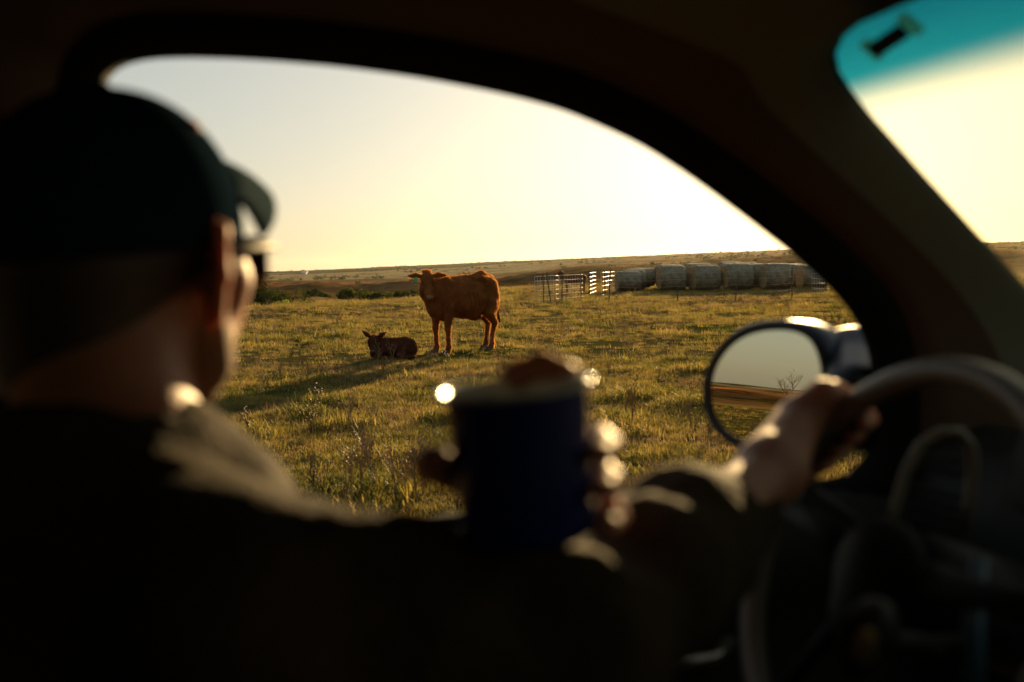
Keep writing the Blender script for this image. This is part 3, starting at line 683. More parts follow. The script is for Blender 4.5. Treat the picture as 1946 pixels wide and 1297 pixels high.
for ri, (nm, px, py, dp, nb, dr) in enumerate(rowsB):
    c0 = P(px, py, dp)
    for k in range(nb):
        e = bale0 if first else copy_tree(bale0); first = False
        x_ = c0.x+dr*k*2.2+random.uniform(-.06, .06); y_ = c0.y+1.72*k; zz = height(x_, y_)[0]
        e.location = (x_, y_, c0.z-.02+.13*k if False else max(zz, EYE-(py-hz(px))*(dp)/FPX)+.045*k); e.rotation_euler = (0, random.uniform(-.02, .02), random.uniform(-.05, .05)+.06)
        sc_ = .985+random.uniform(-.03, .03); e.scale = (sc_*(.86 if ri else .82), 1, sc_*(.74 if ri == 0 else .87))
        tag(e, 'grey net wrapped hay bale, %s in the %s' % (ordn[k], rown[ri]), 'hay bale', 'net wrapped hay bales in rows beyond the pasture')

# ------------------------------------------------------------------ fences
def gz(p): return height(p.x, p.y)[0]
def tpost(px, py, dp, h, lean, label, grp='thin steel fence posts in front of the bales'):
    b = P(px, py, dp); b.z = gz(b)-.05; m = MB(); top = b+Vector((lean*h, 0, h))
    d = (top-b).normalized(); m.box((b+top)/2, (Vector((1, 0, 0)), Vector((0, 1, 0)), d), (.045, .01, h)); m.box((b+top)/2+Vector((0, .022, 0)), (Vector((1, 0, 0)), Vector((0, 1, 0)), d), (.01, .035, h))
    for k in range(int(h/.12)): m.box(b+d*(.15+.12*k)-Vector((0, .009, 0)), (Vector((1, 0, 0)), Vector((0, 1, 0)), d), (.02, .012, .02))
    return tag(m.out('fence_post', M['tpost'], None, b, smooth=False), label, 'fence post', grp)
def panel(p0, p1, h, nr, nv, label, wr=.009):
    b = (p0+p1)/2; b.z = min(gz(p0), gz(p1)); e = empty('livestock_fence', b, label=label, cat='fence panel', group='welded wire livestock panels')
    z0 = gz(p0)+.08; z1 = gz(p1)+.08; q0 = Vector((p0.x, p0.y, z0)); q1 = Vector((p1.x, p1.y, z1))
    for i in range(nr):
        hh = h*(i/(nr-1)); m = MB(); pts = []
        for k in range(9):
            t = k/8; q = q0.lerp(q1, t)+Vector((0, random.uniform(-.02, .02), hh+random.uniform(-.008, .008))); pts.append(q)
        m.tube(pts, wr, 6); m.out('rail', M['galv'], e)
    for k in range(nv):
        m = MB(); q = q0.lerp(q1, k/(nv-1)); m.tube([q+Vector((0, .0, -.05)), q+Vector((0, 0, h+.01))], wr*.45, 5); m.out('upright', M['galv'], e)
    return e
def G(px, py):            # ground point seen at a pixel
    return P(px, py, EYE*FPX/(py-hz(px)))
panel(P(1017, 575, 39), P(1062, 571, 41), .95, 6, 10, 'left end wire panel with shining rails in the fence right of the cow', .012)
panel(P(1064, 571, 41), P(1108, 567, 43.5), .95, 6, 10, 'wire panel second from the left in the fence right of the cow', .012)
panel(P(1120, 566, 47.5), P(1133, 561, 52), .98, 6, 5, 'narrow wire panel seen edge on between the fence gap and the bales', .012)
panel(P(1143, 566, 44.5), P(1168, 560, 50), 1.0, 6, 7, 'wire panel against the left end of the bales', .012)
panel(P(1543, 571, 41.5), P(1572, 573, 40.0), 1.0, 6, 7, 'wire panel at the right end of the fence beside the windscreen pillar', .012)
tl = [(1033, 579, 39, 1.2, 0, 'fence post left of the leaning one by the left wire panel'), (1047, 579, 39, 1.25, -.12, 'leaning fence post in front of the left wire panel'), (1068, 577, 40, 1.15, .02, 'fence post between the two wire panels right of the cow'),
      (1104, 571, 43, 1.15, .01, 'fence post at the right end of the two wire panels'), (1120, 569, 46, 1.1, 0, 'fence post at the left of the narrow wire panel'), (1150, 568, 45, 1.2, 0, 'fence post left of the tall post near the bales'),
      (1157, 578, 38, 1.35, .06, 'tall dark fence post just left of the first bale'), (1288, 582, 36, .75, .01, 'short dark stake in front of the second and third bale rows'), (1397, 580, 36.5, .95, .12, 'thin leaning fence post in front of the fourth bale row'),
      (1505, 577, 38, 1.25, 0, 'upright fence post right of the fifth bale row')]
for t in tl: tpost(*t)
# plain wires strung along the posts
e = None
pts = [P(1157, 577, 38), P(1288, 581, 36), P(1397, 579, 36.5), P(1505, 576, 38), P(1600, 575, 39.5), P(1900, 575, 44)]
wf = empty('wire_fence', pts[2], label='sagging strands of thin wire strung between the posts in front of the bales', cat='wire fence')
for hh in (.35, .6, .85, 1.1):
    m = MB(); q = []
    for a, b in zip(pts[:-1], pts[1:]):
        for k in range(8):
            t = k/8; p = a.lerp(b, t); p.z = gz(a)*(1-t)+gz(b)*t+hh-.05*math.sin(math.pi*t); q.append(p+Vector((0, -.03, 0)))
    m.tube(q, .0035, 4); m.out('strand', M['galv'], wf)
# brown cattle behind the left panels (only backs show)
b = P(1093, 573, 52); b.z = gz(b)
S = SDF((b.x-1, b.y-.6, b.z-.1), (b.x+1, b.y+.6, b.z+1.6), .03)
ax = (Vector((1, 0, 0)), Vector((0, 1, 0)), Uv)
S.ell((b.x, b.y, b.z+.78), (.62, .27, .30), ax, .08); S.cone((b.x-.5, b.y, b.z+.85), .17, (b.x-.72, b.y, b.z+1.05), .12, .06); S.cone((b.x-.72, b.y, b.z+1.08), .11, (b.x-.92, b.y, b.z+.95), .07, .04)
for a_ in (-.42, .45):
    for s_ in (-.14, .14): S.chain([(b.x+a_, b.y+s_, b.z+.7), (b.x+a_, b.y+s_, b.z+.4), (b.x+a_+.02, b.y+s_, b.z+.02)], [.12, .06, .045], .04)
v, fq = S.surf(); o = mesh('cow', v, fq, M['hide'], None, b); tag(o, 'small distant brown cow standing behind the left wire panels', 'cow')

# ------------------------------------------------------------------ the truck cab around the camera
TB = V(.40, .2, -EYE); truck = empty('pickup_truck', TB, label='dark interior of the pickup truck the picture is taken from, driver window wide open', cat='truck')
XD = 1.10; dp0 = V(XD, 0, 0)
wpx = [(181, 172), (183, 150), (195, 131), (220, 117), (260, 109), (350, 105), (500, 111), (650, 124), (800, 145), (950, 175), (1060, 206), (1200, 270), (1300, 335), (1400, 410), (1500, 488), (1585, 568), (1628, 620), (1642, 660), (1650, 720), (1656, 800)]
W = []
wpx = [(a+(0 if a < 900 else min(18, (a-900)/12)), b-7) if b < 600 else (a+16, b) for a, b in wpx]
for p in wpx:
    q = inv(to_plane(p[0], p[1], dp0, Lv)); W.append((q[1], q[2]))
sill = -.285
yF = W[-1][0]; yB = W[0][0]
low = [(yF+.0, sill+.07), (yF-.015, sill+.02), (yF-.05, sill)] + [(yF-.05-(yF-yB-.1)*k/10, sill) for k in range(1, 11)] + [(yB-.0, sill+.03), (yB-.012, sill+.08), (yB-.012, -.1), (yB-.006, .05)]
low = [q for q in low]
OUT = W+low
def resample(pts, n, closed=True):
    a = [Vector((p[0], p[1])) for p in pts]
    if closed: a = a+[a[0]]
    d = [0]
    for i in range(1, len(a)): d.append(d[-1]+(a[i]-a[i-1]).length)
    ts = np.linspace(0, d[-1], n, endpoint=not closed); xs = np.interp(ts, d, [p.x for p in a]); ys = np.interp(ts, d, [p.y for p in a])
    return list(zip(xs, ys))
def relax(p, it, closed=True):
    p = np.array(p)
    for _ in range(it):
        q = (np.roll(p, 1, 0)+np.roll(p, -1, 0))/2
        if not closed: q[0] = p[0]; q[-1] = p[-1]
        p = p*.4+q*.6
    return [tuple(a) for a in p]
HN = 160; H = relax(resample(OUT, HN), 3)
def offset(H, d):
    n = len(H); o = []
    for i in range(n):
        a = Vector(H[i-3]); b = Vector(H[(i+3) % n]); t = (b-a).normalized(); o.append((H[i][0]-t.y*d, H[i][1]+t.x*d))
    return o
area = sum(H[i][0]*H[(i+1) % HN][1]-H[(i+1) % HN][0]*H[i][1] for i in range(HN)); sgn = -1 if area > 0 else 1
def curve(off, xl):
    return [V(xl, a, b) for a, b in (offset(H, off*sgn) if off else H)]
m = MB(); m.loft([curve(.045, 1.150), curve(.016, 1.122), curve(-.004, 1.10), curve(0, 1.085), curve(.010, 1.072), curve(.024, 1.066), curve(.036, 1.062)], closed=True)
door = empty('door', TB - TB + (V(1.1, .35, -.6)-TB)); door.parent = truck
solid(m.out('window_seal', M['seal'], door), .004)
# door skin outside and inner panel below the sill
def strip(y0, y1, prof, n=24):      # prof: list of (xl,z)
    cs = []
    for (xl, z) in prof: cs.append([V(xl, y0+(y1-y0)*k/n, z) for k in range(n+1)])
    return cs
m = MB(); m.loft(strip(-.28, 1.02, [(1.115, sill-.002), (1.14, sill-.012), (1.16, -.36), (1.19, -.5), (1.185, -.8), (1.15, -1.02)])); solid(m.out('door_skin', M['paint'], door), .003)
m = MB(); m.loft(strip(-.28, 1.02, [(1.112, sill-.004), (1.075, sill-.006), (1.045, sill-.03), (1.03, -.40), (1.035, -.50), (.99, -.52), (.975, -.56), (1.04, -.60), (1.05, -.95)])); solid(m.out('inner_panel', M['dash'], door), .004)
m = MB(); m.add([V(1.105, a_, b_) for a_, b_ in ((yF+.012, -.292), (1.24, -.292), (1.20, -.20), (.90, -.06), (yF+.012, -.04))], [(0, 1, 2, 3, 4)]); solid(m.out('corner_panel', M['black'], door, smooth=False), .012)
m = MB(); m.tube([V(1.02, .42, -.44), V(1.0, .46, -.45), V(1.0, .52, -.45), V(1.02, .55, -.44)], .009, 8); m.out('handle', M['silver'], door)
# windscreen outline on the sloping glass plane
wn = (Uv*.32+Fv*.276).normalized(); wc0 = V(.92, .62, .24)
spx = [(1946, 541), (1900, 490), (1850, 437), (1800, 382), (1750, 327), (1700, 270), (1650, 214), (1610, 160), (1592, 130), (1585, 105), (1590, 80), (1604, 60), (1625, 43), (1655, 26), (1695, 6)]
SC = [inv(to_plane(a, b, wc0, wn)) for a, b in spx]
bl_ = Vector(SC[0])-Vector(SC[3]); bl_.normalize(); bot = Vector(SC[0])
pre = [bot+bl_*.36, bot+bl_*.24, bot+bl_*.12]
edge = [tuple(p) for p in pre]+SC                                  # from bottom of pillar up and round the corner
tr = Vector(SC[-1])-Vector(SC[-2])
topz = SC[-1][2]; topy = SC[-1][1]
print('windscreen corner', SC[9], 'bottom', edge[0], 'top', SC[-1])
# pillar and roof-rail trim: from the seal's outer edge to the windscreen edge / roof
no = offset(H, .034*sgn)
# portion of the outline from the rear top corner round to the foot of the pillar
top = [p for p in no]
k0 = min(range(HN), key=lambda i: abs(H[i][0]-W[2][0])+abs(H[i][1]-W[2][1])); k1 = min(range(HN), key=lambda i: abs(H[i][0]-W[-1][0])+abs(H[i][1]-W[-1][1]))
seq = [no[i % HN] for i in (range(k0-8, k1+4) if k1 > k0 else range(k0-8, k1+HN+4))]
A = resample(seq, 70, closed=False)
tgt = [(.80, -.60, .30), (.80, -.10, .345), (.80, .25, .345), (.81, .42, .335)] + [tuple(q) for q in reversed(edge[3:])]
# skip the last point outside the corner so that the rail meets the glass
tg3 = [Vector(t) for t in [(.80, -.35, .335), (.80, -.10, .345), (.80, .20, .345)] + list(reversed(edge))]
# parametrise target by arc length, aligned so that the window's front slope meets the windscreen edge
def res3(pts, ts):
    d = [0]
    for i in range(1, len(pts)): d.append(d[-1]+(pts[i]-pts[i-1]).length)
    d = np.array(d)/d[-1]; a = np.array([tuple(p) for p in pts]); return [Vector([float(np.interp(t, d, a[:, j])) for j in range(3)]) for t in ts]
At = np.linspace(0, 1, 70)
ctl_a = [0, .35, .60, 1.0]; ctl_b = [0, .27, .60, 1.0]
B = res3(tg3, np.interp(At, ctl_a, ctl_b))
cs = []
for u in np.linspace(0, 1, 9):
    row = []
    for i in range(70):
        a = Vector((1.062, A[i][0], A[i][1])); b = B[i]; p = a.lerp(b, u); bul = math.sin(math.pi*u)**.8
        up = np.clip(1-i/40, 0, 1)
        p = p+Vector((-.012*bul*(1-up), .015*bul*(1-up), .03*bul*up)); row.append(V(*p))
    cs.append(row)
m = MB(); m.loft(cs); solid(m.out('roof_rail_trim', M['trim'], truck), .006)
trimobj = truck.children[-1]
# split look: rear/upper part is the headliner cloth
rt = [o for o in COL.objects if o.name.startswith('roof_rail_trim')][0]
rt.data.materials.append(M['liner'])
for pi, pl_ in enumerate(rt.data.polygons):
    i = pi % 69; 
    if i < 30 or pi//69 < 3: pl_.material_index = 1
# roof lining above and outer roof
mir = lambda xl: .80-xl
yr = [-.75, -.35, -.1, .2, .4]
m = MB(); n = 24; rows_ = []
for yy in yr:
    row = []
    for k in range(n+1):
        xl = .80-(1.0*k/n); c = 1-abs(2*k/n-1); zz = (.345 if yy < .45 else topz+.03)+.05*(c**.7)*(1 if yy < .45 else .1); row.append(V(xl, yy, zz))
    rows_.append(row)
for yy, zz, x0 in ((topy-.03, topz+.02, .80), (topy+.005, topz-.003, SC[-1][0]+.06)):
    rows_.append([V(x0*(1-k/n)+(.72-x0)*k/n, yy, zz+.012*(1-abs(2*k/n-1))) for k in range(n+1)])
m.loft(rows_); solid(m.out('headliner', M['liner'], truck), .008)
m = MB(); rows_ = []
for yy, zz in ((-.95, .33), (-.6, .40), (0, .44), (.4, .42), (topy+.02, topz+.06)):
    row = []
    for k in range(n+1):
        t = 2*k/n-1; xl = .36+t*.74; row.append(V(xl, yy, zz-.11*abs(t)**3.5))
    rows_.append(row)
m.loft(rows_); solid(m.out('roof', M['paint'], truck), .004)
# windscreen
tb = edge[0]; wpts = [tuple(q) for q in edge]
mirrorx = lambda p: (.72-p[0], p[1], p[2])
# extend the upper edge to the car's centre line with a gentle arch
topc = [(.36, topy+.01, topz-.8625*.01)]
# glass drawn as fan rows: left edge curve point -> mirrored point on the right
rowsL = resample([(p[0], p[1]) for p in edge], 40, closed=False)
m = MB(); cur = []
for (xl, yf) in rowsL:
    z = .24-.8625*(yf-.62); row = []
    for k in range(17):
        t = k/16; row.append(V(xl*(1-t)+(.72-xl)*t, yf, z))
    cur.append(row)
m.loft(cur); ws = m.out('windscreen', None, truck); ws.data.materials.clear()
# header strip above the windscreen
gm, gn, gb = newmat('windscreen_glass'); go_ = gn.nodes['Material Output']
g = gn.nodes.new('ShaderNodeNewGeometry'); sp = gn.nodes.new('ShaderNodeSeparateXYZ'); gn.links.new(g.outputs['Position'], sp.inputs[0])
nzn = gn.nodes.new('ShaderNodeTexNoise'); nzn.inputs['Scale'].default_value = 14; gn.links.new(g.outputs['Position'], nzn.inputs[0])
mr = gn.nodes.new('ShaderNodeMapRange'); mr.inputs['From Min'].default_value = EYE+.156; mr.inputs['From Max'].default_value = EYE+.200
mr.interpolation_type = 'SMOOTHSTEP'; gn.links.new(sp.outputs[2], mr.inputs['Value'])
rp = gn.nodes.new('ShaderNodeMix'); rp.data_type = 'RGBA'; rp.inputs[6].default_value = (.95, .91, .72, 1); rp2 = gn.nodes.new('ShaderNodeMix'); rp2.data_type = 'RGBA'; rp2.inputs[6].default_value = (.01, .21, .28, 1); rp2.inputs[7].default_value = (.0, .055, .11, 1)
mr2 = gn.nodes.new('ShaderNodeMapRange'); mr2.inputs['From Min'].default_value = EYE+.185; mr2.inputs['From Max'].default_value = EYE+.27; gn.links.new(sp.outputs[2], mr2.inputs['Value']); gn.links.new(mr2.outputs[0], rp2.inputs[0]); gn.links.new(rp2.outputs[2], rp.inputs[7])
gn.links.new(mr.outputs[0], rp.inputs[0])
tr_ = gn.nodes.new('ShaderNodeBsdfTransparent'); gn.links.new(rp.outputs[2], tr_.inputs[0])
tl_ = gn.nodes.new('ShaderNodeBsdfTranslucent'); gn.links.new(rp.outputs[2], tl_.inputs[0])
mx = gn.nodes.new('ShaderNodeMixShader'); mm = gn.nodes.new('ShaderNodeMapRange'); mm.inputs['From Min'].default_value = .4; mm.inputs['From Max'].default_value = .68; mm.inputs['To Min'].default_value = .005; mm.inputs['To Max'].default_value = .07
gn.links.new(nzn.outputs[0], mm.inputs['Value']); gn.links.new(mm.outputs[0], mx.inputs[0]); gn.links.new(tr_.outputs[0], mx.inputs[1]); gn.links.new(tl_.outputs[0], mx.inputs[2])
gl = gn.nodes.new('ShaderNodeBsdfGlossy'); gl.inputs['Roughness'].default_value = .02; fr = gn.nodes.new('ShaderNodeFresnel'); fr.inputs[0].default_value = 1.12
mx2 = gn.nodes.new('ShaderNodeMixShader'); gn.links.new(fr.outputs[0], mx2.inputs[0]); gn.links.new(mx.outputs[0], mx2.inputs[1]); gn.links.new(gl.outputs[0], mx2.inputs[2]); gn.links.new(mx2.outputs[0], go_.inputs[0])
gn.nodes.remove(gb); ws.data.materials.append(gm)
# tag on its bracket stuck to the tinted strip
c = to_plane(1688, 78, wc0-wn*.012, wn); u_ = (to_plane(1730, 50, wc0-wn*.012, wn)-c).normalized(); v_ = wn.cross(u_).normalized()
tgb = MB(); tgb.box(c, (u_, v_, wn), (.058, .016, .010)); bev(tgb.out('toll_tag', M['black'], truck, smooth=False), .003)
for s in (-1, 1):
    b_ = MB(); b_.box(c+u_*(.036*s)+wn*.004, (u_, v_, wn), (.014, .026, .008)); bev(b_.out('adhesive_mount', leafmat('clear_mount', [(.75, .80, .74), (.8, .85, .8)], .8) if s < 0 else bpy.data.materials['clear_mount'], truck, smooth=False), .003)
# closing shell: B pillar, rear wall, far side, floor
m = MB(); m.loft([[V(1.062, yB-.045, z) for z in (sill-.02, -.1, .05, .2)], [V(1.04, yB-.10, z) for z in (sill-.02, -.1, .05, .24)], [V(1.03, yB-.22, z) for z in (sill-.02, -.1, .05, .27)], [V(1.06, yB-.30, z) for z in (sill-.02, -.1, .05, .27)]]); solid(m.out('door_pillar', M['trim'], truck), .006)
m = MB(); m.loft([[V(xl, -.80, z) for xl in (1.08, .7, .3, 0, -.4)] for z in (-1.0, -.5, -.12)]); solid(m.out('rear_wall', M['dash'], truck), .02)
m = MB(); m.loft([[V(xl, -.80, z) for xl in (1.08, .7, .3, 0, -.4)] for z in (.2, .36)]); solid(m.out('rear_header', M['liner'], truck), .02)
m = MB(); m.loft([[V(xl, yy, -1.0) for xl in (1.15, .5, -.4)] for yy in (-.8, 0, .7, 1.3)]); solid(m.out('floor', M['dash'], truck), .02)
m = MB(); m.loft([[V(-.42, yy, z) for yy in (-.8, 0, .6, 1.3)] for z in (-1.0, -.6, -.30)]); solid(m.out('passenger_door', M['dash'], truck), .03)
m = MB(); m.loft([[V(-.40+.02*(z > .1), yy, z) for yy in (-.8, -.3, -.25)] for z in (-.30, 0, .2, .345)]); solid(m.out('passenger_pillar', M['trim'], truck), .03)
tm, tn, tb0 = newmat('fill_cutting_glass'); t1 = tn.nodes.new('ShaderNodeBsdfTransparent'); t1.inputs[0].default_value = (.10, .12, .12, 1); g1 = tn.nodes.new('ShaderNodeBsdfGlossy'); g1.inputs['Roughness'].default_value = .02  # unseen rear and passenger panes, darkened to cut fill light in the cab
f1 = tn.nodes.new('ShaderNodeFresnel'); f1.inputs[0].default_value = 1.3; x1 = tn.nodes.new('ShaderNodeMixShader'); tn.links.new(f1.outputs[0], x1.inputs[0]); tn.links.new(t1.outputs[0], x1.inputs[1]); tn.links.new(g1.outputs[0], x1.inputs[2]); tn.links.new(x1.outputs[0], tn.nodes['Material Output'].inputs[0]); tn.nodes.remove(tb0)
m = MB(); m.loft([[V(xl, -.802, z) for xl in (1.06, .3, -.4)] for z in (-.13, .21)]); m.out('rear_window', tm, truck, smooth=False)
m = MB(); m.loft([[V(-.425, yy, z) for yy in (-.26, .3, .9, 1.2)] for z in (-.31, .34)]); m.out('passenger_window', tm, truck, smooth=False)
m = MB(); m.loft([[V(1.05, yy, z) for yy in (-.85, -.5, -.40)] for z in (sill-.5, -.1, .2, .31)]); solid(m.out('cab_corner', M['trim'], truck), .03)
m = MB(); m.loft([[V(1.17, y_, z) for y_ in (1.02, 1.3, 1.8)] for z in (-.9, -.5, -.34)]+[[V(1.05, y_, -.30) for y_ in (1.02, 1.3, 1.8)]]); solid(m.out('fender', M['paint'], truck), .004)
m = MB(); rows_ = []
for yy, zz in ((edge[0][1]+.03, edge[0][2]-.03), (1.6, -.33), (2.1, -.37), (2.3, -.45)):
    rows_.append([V(.36+t*.74, yy, zz-.05*abs(t)**3) for t in np.linspace(-1, 1, 15)])
m.loft(rows_); solid(m.out('hood', M['paint'], truck), .004)
# dashboard with instrument hood
ey = edge[0][1]; ez = edge[0][2]
m = MB(); rows_ = []
for (yy, zz) in ((ey+.02, ez-.01), (1.05, -.235), (.92, -.215), (.85, -.24), (.82, -.32), (.84, -.42), (.90, -.60), (.95, -.98)):
    row = []
    for k in range(41):
        xl = 1.06-1.48*k/40; hood = math.exp(-((xl-.755)/.13)**4); z = zz; y = yy
        if -.33 < zz and yy < 1.0: z += .115*hood*(1 if yy < .93 else .7); y -= .04*hood*(yy < .9)
        row.append(V(xl, y, z))
    rows_.append(row)
m.loft(rows_); solid(m.out('dashboard', M['dash'], truck), .006)
m = MB()
for xl in (.655, .74, .83):
    cc = V(xl, .805, -.235); m.lathe(cc, -Fv+Uv*.2, [(.034, 0), (.036, .006), (.033, .006), (.031, .001), (.001, .001)], 24)
m.out('gauges', M['seal'], truck).name = 'gauge_bezels'
# vent
m = MB()
for k in (0, 1, 3, 4, 5, 6): m.box(P(1776, 868+22*k, 1.02), (Lv, Fv, Uv), (.072, .012, .003))
m.out('air_vent', M['seal'], truck, smooth=False)
# centre stack; its pale blue strip is a lit edge put into colour
m = MB(); m.box(V(.34, .80, -.52), (Lv, Fv, Uv), (.26, .10, .46)); bev(m.out('centre_stack', M['dash'], truck, smooth=False), .01)
a1 = P(1862, 1060, .80); a2 = P(1850, 1300, .78)
m = MB(); m.tube([a1, (a1+a2)/2+Lv*.003, a2], [.006, .009, .009], 8); m.out('lit_edge_strip', M['blueedge'], truck)
# steering wheel
wcn = V(.735, .548, -.273); wax = (-Fv*math.cos(R(24))+Uv*math.sin(R(24))).normalized(); wu = (Uv-wax*Uv.dot(wax)).normalized(); wl = Lv
sw = empty('steering_wheel', wcn-TB); sw.parent = truck
RW = .188; m = MB(); m.tube([wcn+wu*RW*math.cos(a)+wl*RW*math.sin(a) for a in np.linspace(0, 2*math.pi, 64, endpoint=False)], .0132, 14, closed=True); m.out('rim', M['wheel'], sw)
S = SDF(wcn-Vector((.2,)*3), wcn+Vector((.2,)*3), .005)
S.ell(wcn+wax*.008, (.055, .045, .020), (wl, wu, wax), .02)
S.cone(wcn, .022, wcn-wu*.05, .03, .03)
v, fq = S.surf(); mesh('hub_cover', v, fq, M['wheelhub'], sw)
for (al, au) in ((1, .12), (-1, .12), (.45, -.95), (-.45, -.95)):
    d = (wl*al+wu*au).normalized(); m = MB(); m.tube([wcn+d*.05, wcn+d*.11+wax*.004, wcn+d*(RW-.006)], [.020, .013, .016], 10, sq=.5); m.out('spoke', M['wheelhub'], sw)
for s in ():
    m = MB(); pts = [wcn+wax*.02+wl*(s*.07*math.cos(a)+s*.03)+wu*(.055*math.sin(a)+.005) for a in np.linspace(-1.3, 1.9, 22)]; m.tube(pts, .0065, 8); m.out('spoke_trim', M['silver'], sw)
m = MB(); m.tube([wcn-wax*.02, wcn-wax*.12, wcn-wax*.28], [.045, .05, .055], 16); m.out('column', M['black'], sw)
m = MB(); m.tube([P(a, b, 1.0) for a, b in ((1690, 1015), (1703, 960), (1722, 895), (1750, 845), (1785, 822), (1822, 822), (1846, 850), (1850, 900), (1842, 960), (1830, 1010))], .0072, 10, sq=.7); m.out('vent_surround', M['wheel'], truck)
# column shifter; the gold highlight on its knob is a brass-coloured piece
k_ = P(1648, 1215, .72); m = MB(); m.tube([wcn-wax*.08-Lv*.03-Uv*.03, (wcn-wax*.08-Lv*.05-Uv*.03)*.5+k_*.5, k_], [.009, .008, .009], 10)
sh = m.out('gear_lever', M['black'], truck)
d_ = (P(1670, 1150, .70)-P(1630, 1260, .73)).normalized()
m = MB(); m.lathe(k_, d_, [(.001, -.036), (.012, -.032), (.019, -.012), (.020, .012), (.013, .030), (.001, .036)], 20); m.out('knob', M['black'], sh)
m = MB(); tow = (Vector((0, 0, EYE))-k_).normalized(); m.lathe(k_+tow*.014-d_*.002, d_, [(.001, -.026), (.008, -.020), (.012, -.004), (.010, .010), (.001, .022)], 16); m.out('knob_highlight', pm('gold_highlight', (.85, .66, .28), .3, .9), sh)
# stalk on the far side
m = MB(); m.tube([wcn-wax*.06+Lv*.03, wcn-wax*.05+Lv*.10+Uv*.03, wcn-wax*.03+Lv*.16+Uv*.045], [.007, .007, .009], 10); m.out('indicator_stalk', M['black'], truck)
# driver's seat
m = MB(); rows_ = []
for (yy, zz) in ((-.30, .02), (-.34, .0), (-.36, -.15), (-.34, -.35), (-.28, -.62), (-.20, -.66)):
    rows_.append([V(.76+t*.24, yy+.05*abs(t)**3, zz) for t in np.linspace(-1, 1, 13)])
seat = empty('seat', V(.76, -.1, -1.0)-TB); seat.parent = truck
m.loft(rows_); solid(m.out('backrest', M['seat'], seat), .10, -1)
m = MB(); m.loft([[V(.76+t*.25, yy, zz-.03*abs(t)**3*-1) for t in np.linspace(-1, 1, 13)] for yy, zz in ((-.25, -.66), (0, -.665), (.2, -.645), (.30, -.67))]); solid(m.out('cushion', M['seat'], seat), .12, -1)
m = MB(); m.box(V(.76, -.335, .08), (Lv, Fv, Uv), (.26, .09, .15)); bev(m.out('headrest', M['seat'], seat, smooth=False), .035, 5)
# door mirror
mp = P(1455, 738, 1.47); mn = None
thm = 24
mn_az = -Fv*math.cos(R(thm))-Lv*math.sin(R(thm)); mn = (mn_az+Uv*.078).normalized()
def on_m(px, py, off=0): return to_plane(px, py, mp+mn*off, mn)
gp = [(1352, 716), (1362, 690), (1380, 664), (1405, 643), (1440, 630), (1480, 627), (1515, 630), (1540, 640), (1554, 662), (1562, 695), (1566, 740), (1562, 790), (1550, 822), (1520, 846), (1480, 852), (1430, 845), (1395, 832), (1368, 810), (1353, 780), (1349, 745)]
gpts = [on_m(*q) for q in gp]
mu = (Uv-mn*Uv.dot(mn)).normalized(); ml_ = mn.cross(mu).normalized()
def m2(p): q = p-mp; return (q.dot(ml_), q.dot(mu))
G2 = relax(resample([m2(p) for p in gpts], 60), 3)
def mpt(uv, off): return mp+ml_*uv[0]+mu*uv[1]+mn*off
cx = np.mean([g_[0] for g_ in G2]); cy = np.mean([g_[1] for g_ in G2])
def mscale(s_, off, ad=0):
    r__ = []
    for g_ in G2:
        d = Vector((g_[0]-cx, g_[1]-cy)); L_ = d.length; r__.append(mpt((cx+d.x*(s_+ad/L_), cy+d.y*(s_+ad/L_)), off))
    return r__
mh = empty('door_mirror', mp-mn*.05-TB); mh.parent = truck
glass = mesh('mirror_glass', [mpt((cx, cy), 0)]+mscale(1, 0), [(0, 1+(k+1) % 60, 1+k) for k in range(60)], M['mirror'], mh, smooth=False)
m = MB(); m.loft([mscale(1, -.002), mscale(1, .003), mscale(1, .006, .004), mscale(1, .006, .011), mscale(1, -.004, .016), mscale(1, -.05, .017), mscale(.9, -.085, 0), mscale(.6, -.11, 0), mscale(.05, -.12, 0)], closed=True)
m.out('housing', M['housing'], mh)
# the shell sweeps on towards the door
S = SDF(mp-Vector((.35, .35, .25)), mp+Vector((.4, .35, .25)), .006)
q1 = on_m(1455, 740, -.06); q2 = None; q3 = V(1.13, .80, -.22)
S.cone(on_m(1480, 705, -.08), .050, P(1622, 684, 1.46), .042, .05); S.cone(on_m(1480, 770, -.08), .05, P(1626, 740, 1.45), .040, .03); S.cone(P(1626, 740, 1.45), .04, q3, .035, .03); S.cone(P(1622, 684, 1.46), .042, V(1.14, .80, -.17), .035, .03)
S.cone(on_m(1420, 745, -.085), .05, on_m(1500, 745, -.085), .06, .03)
v, fq = S.surf(); mesh('mirror_arm', v, fq, M['housing'], mh)
# bare tree reflected in the mirror
refl = None
def reflected(px, py):
    h = on_m(px, py); d = ray(px, py).normalized(); return h, d-mn*2*d.dot(mn)
h, rd = reflected(1500, 712); print('mirror looks', rd, 'az', math.degrees(math.atan2(rd.x, rd.y)), 'el', math.degrees(math.asin(rd.z)))
h0, r0 = reflected(1500, 719)
dd0 = 62; hv = Vector((r0.x, r0.y, 0)).normalized(); tb_ = Vector((h0.x, h0.y, 0))+hv*dd0; tb_.z = height(tb_.x, tb_.y)[0]-.1
bare_tree(tb_, 2.9, 11, 'small bare tree on the skyline behind the truck, seen only in the door mirror')

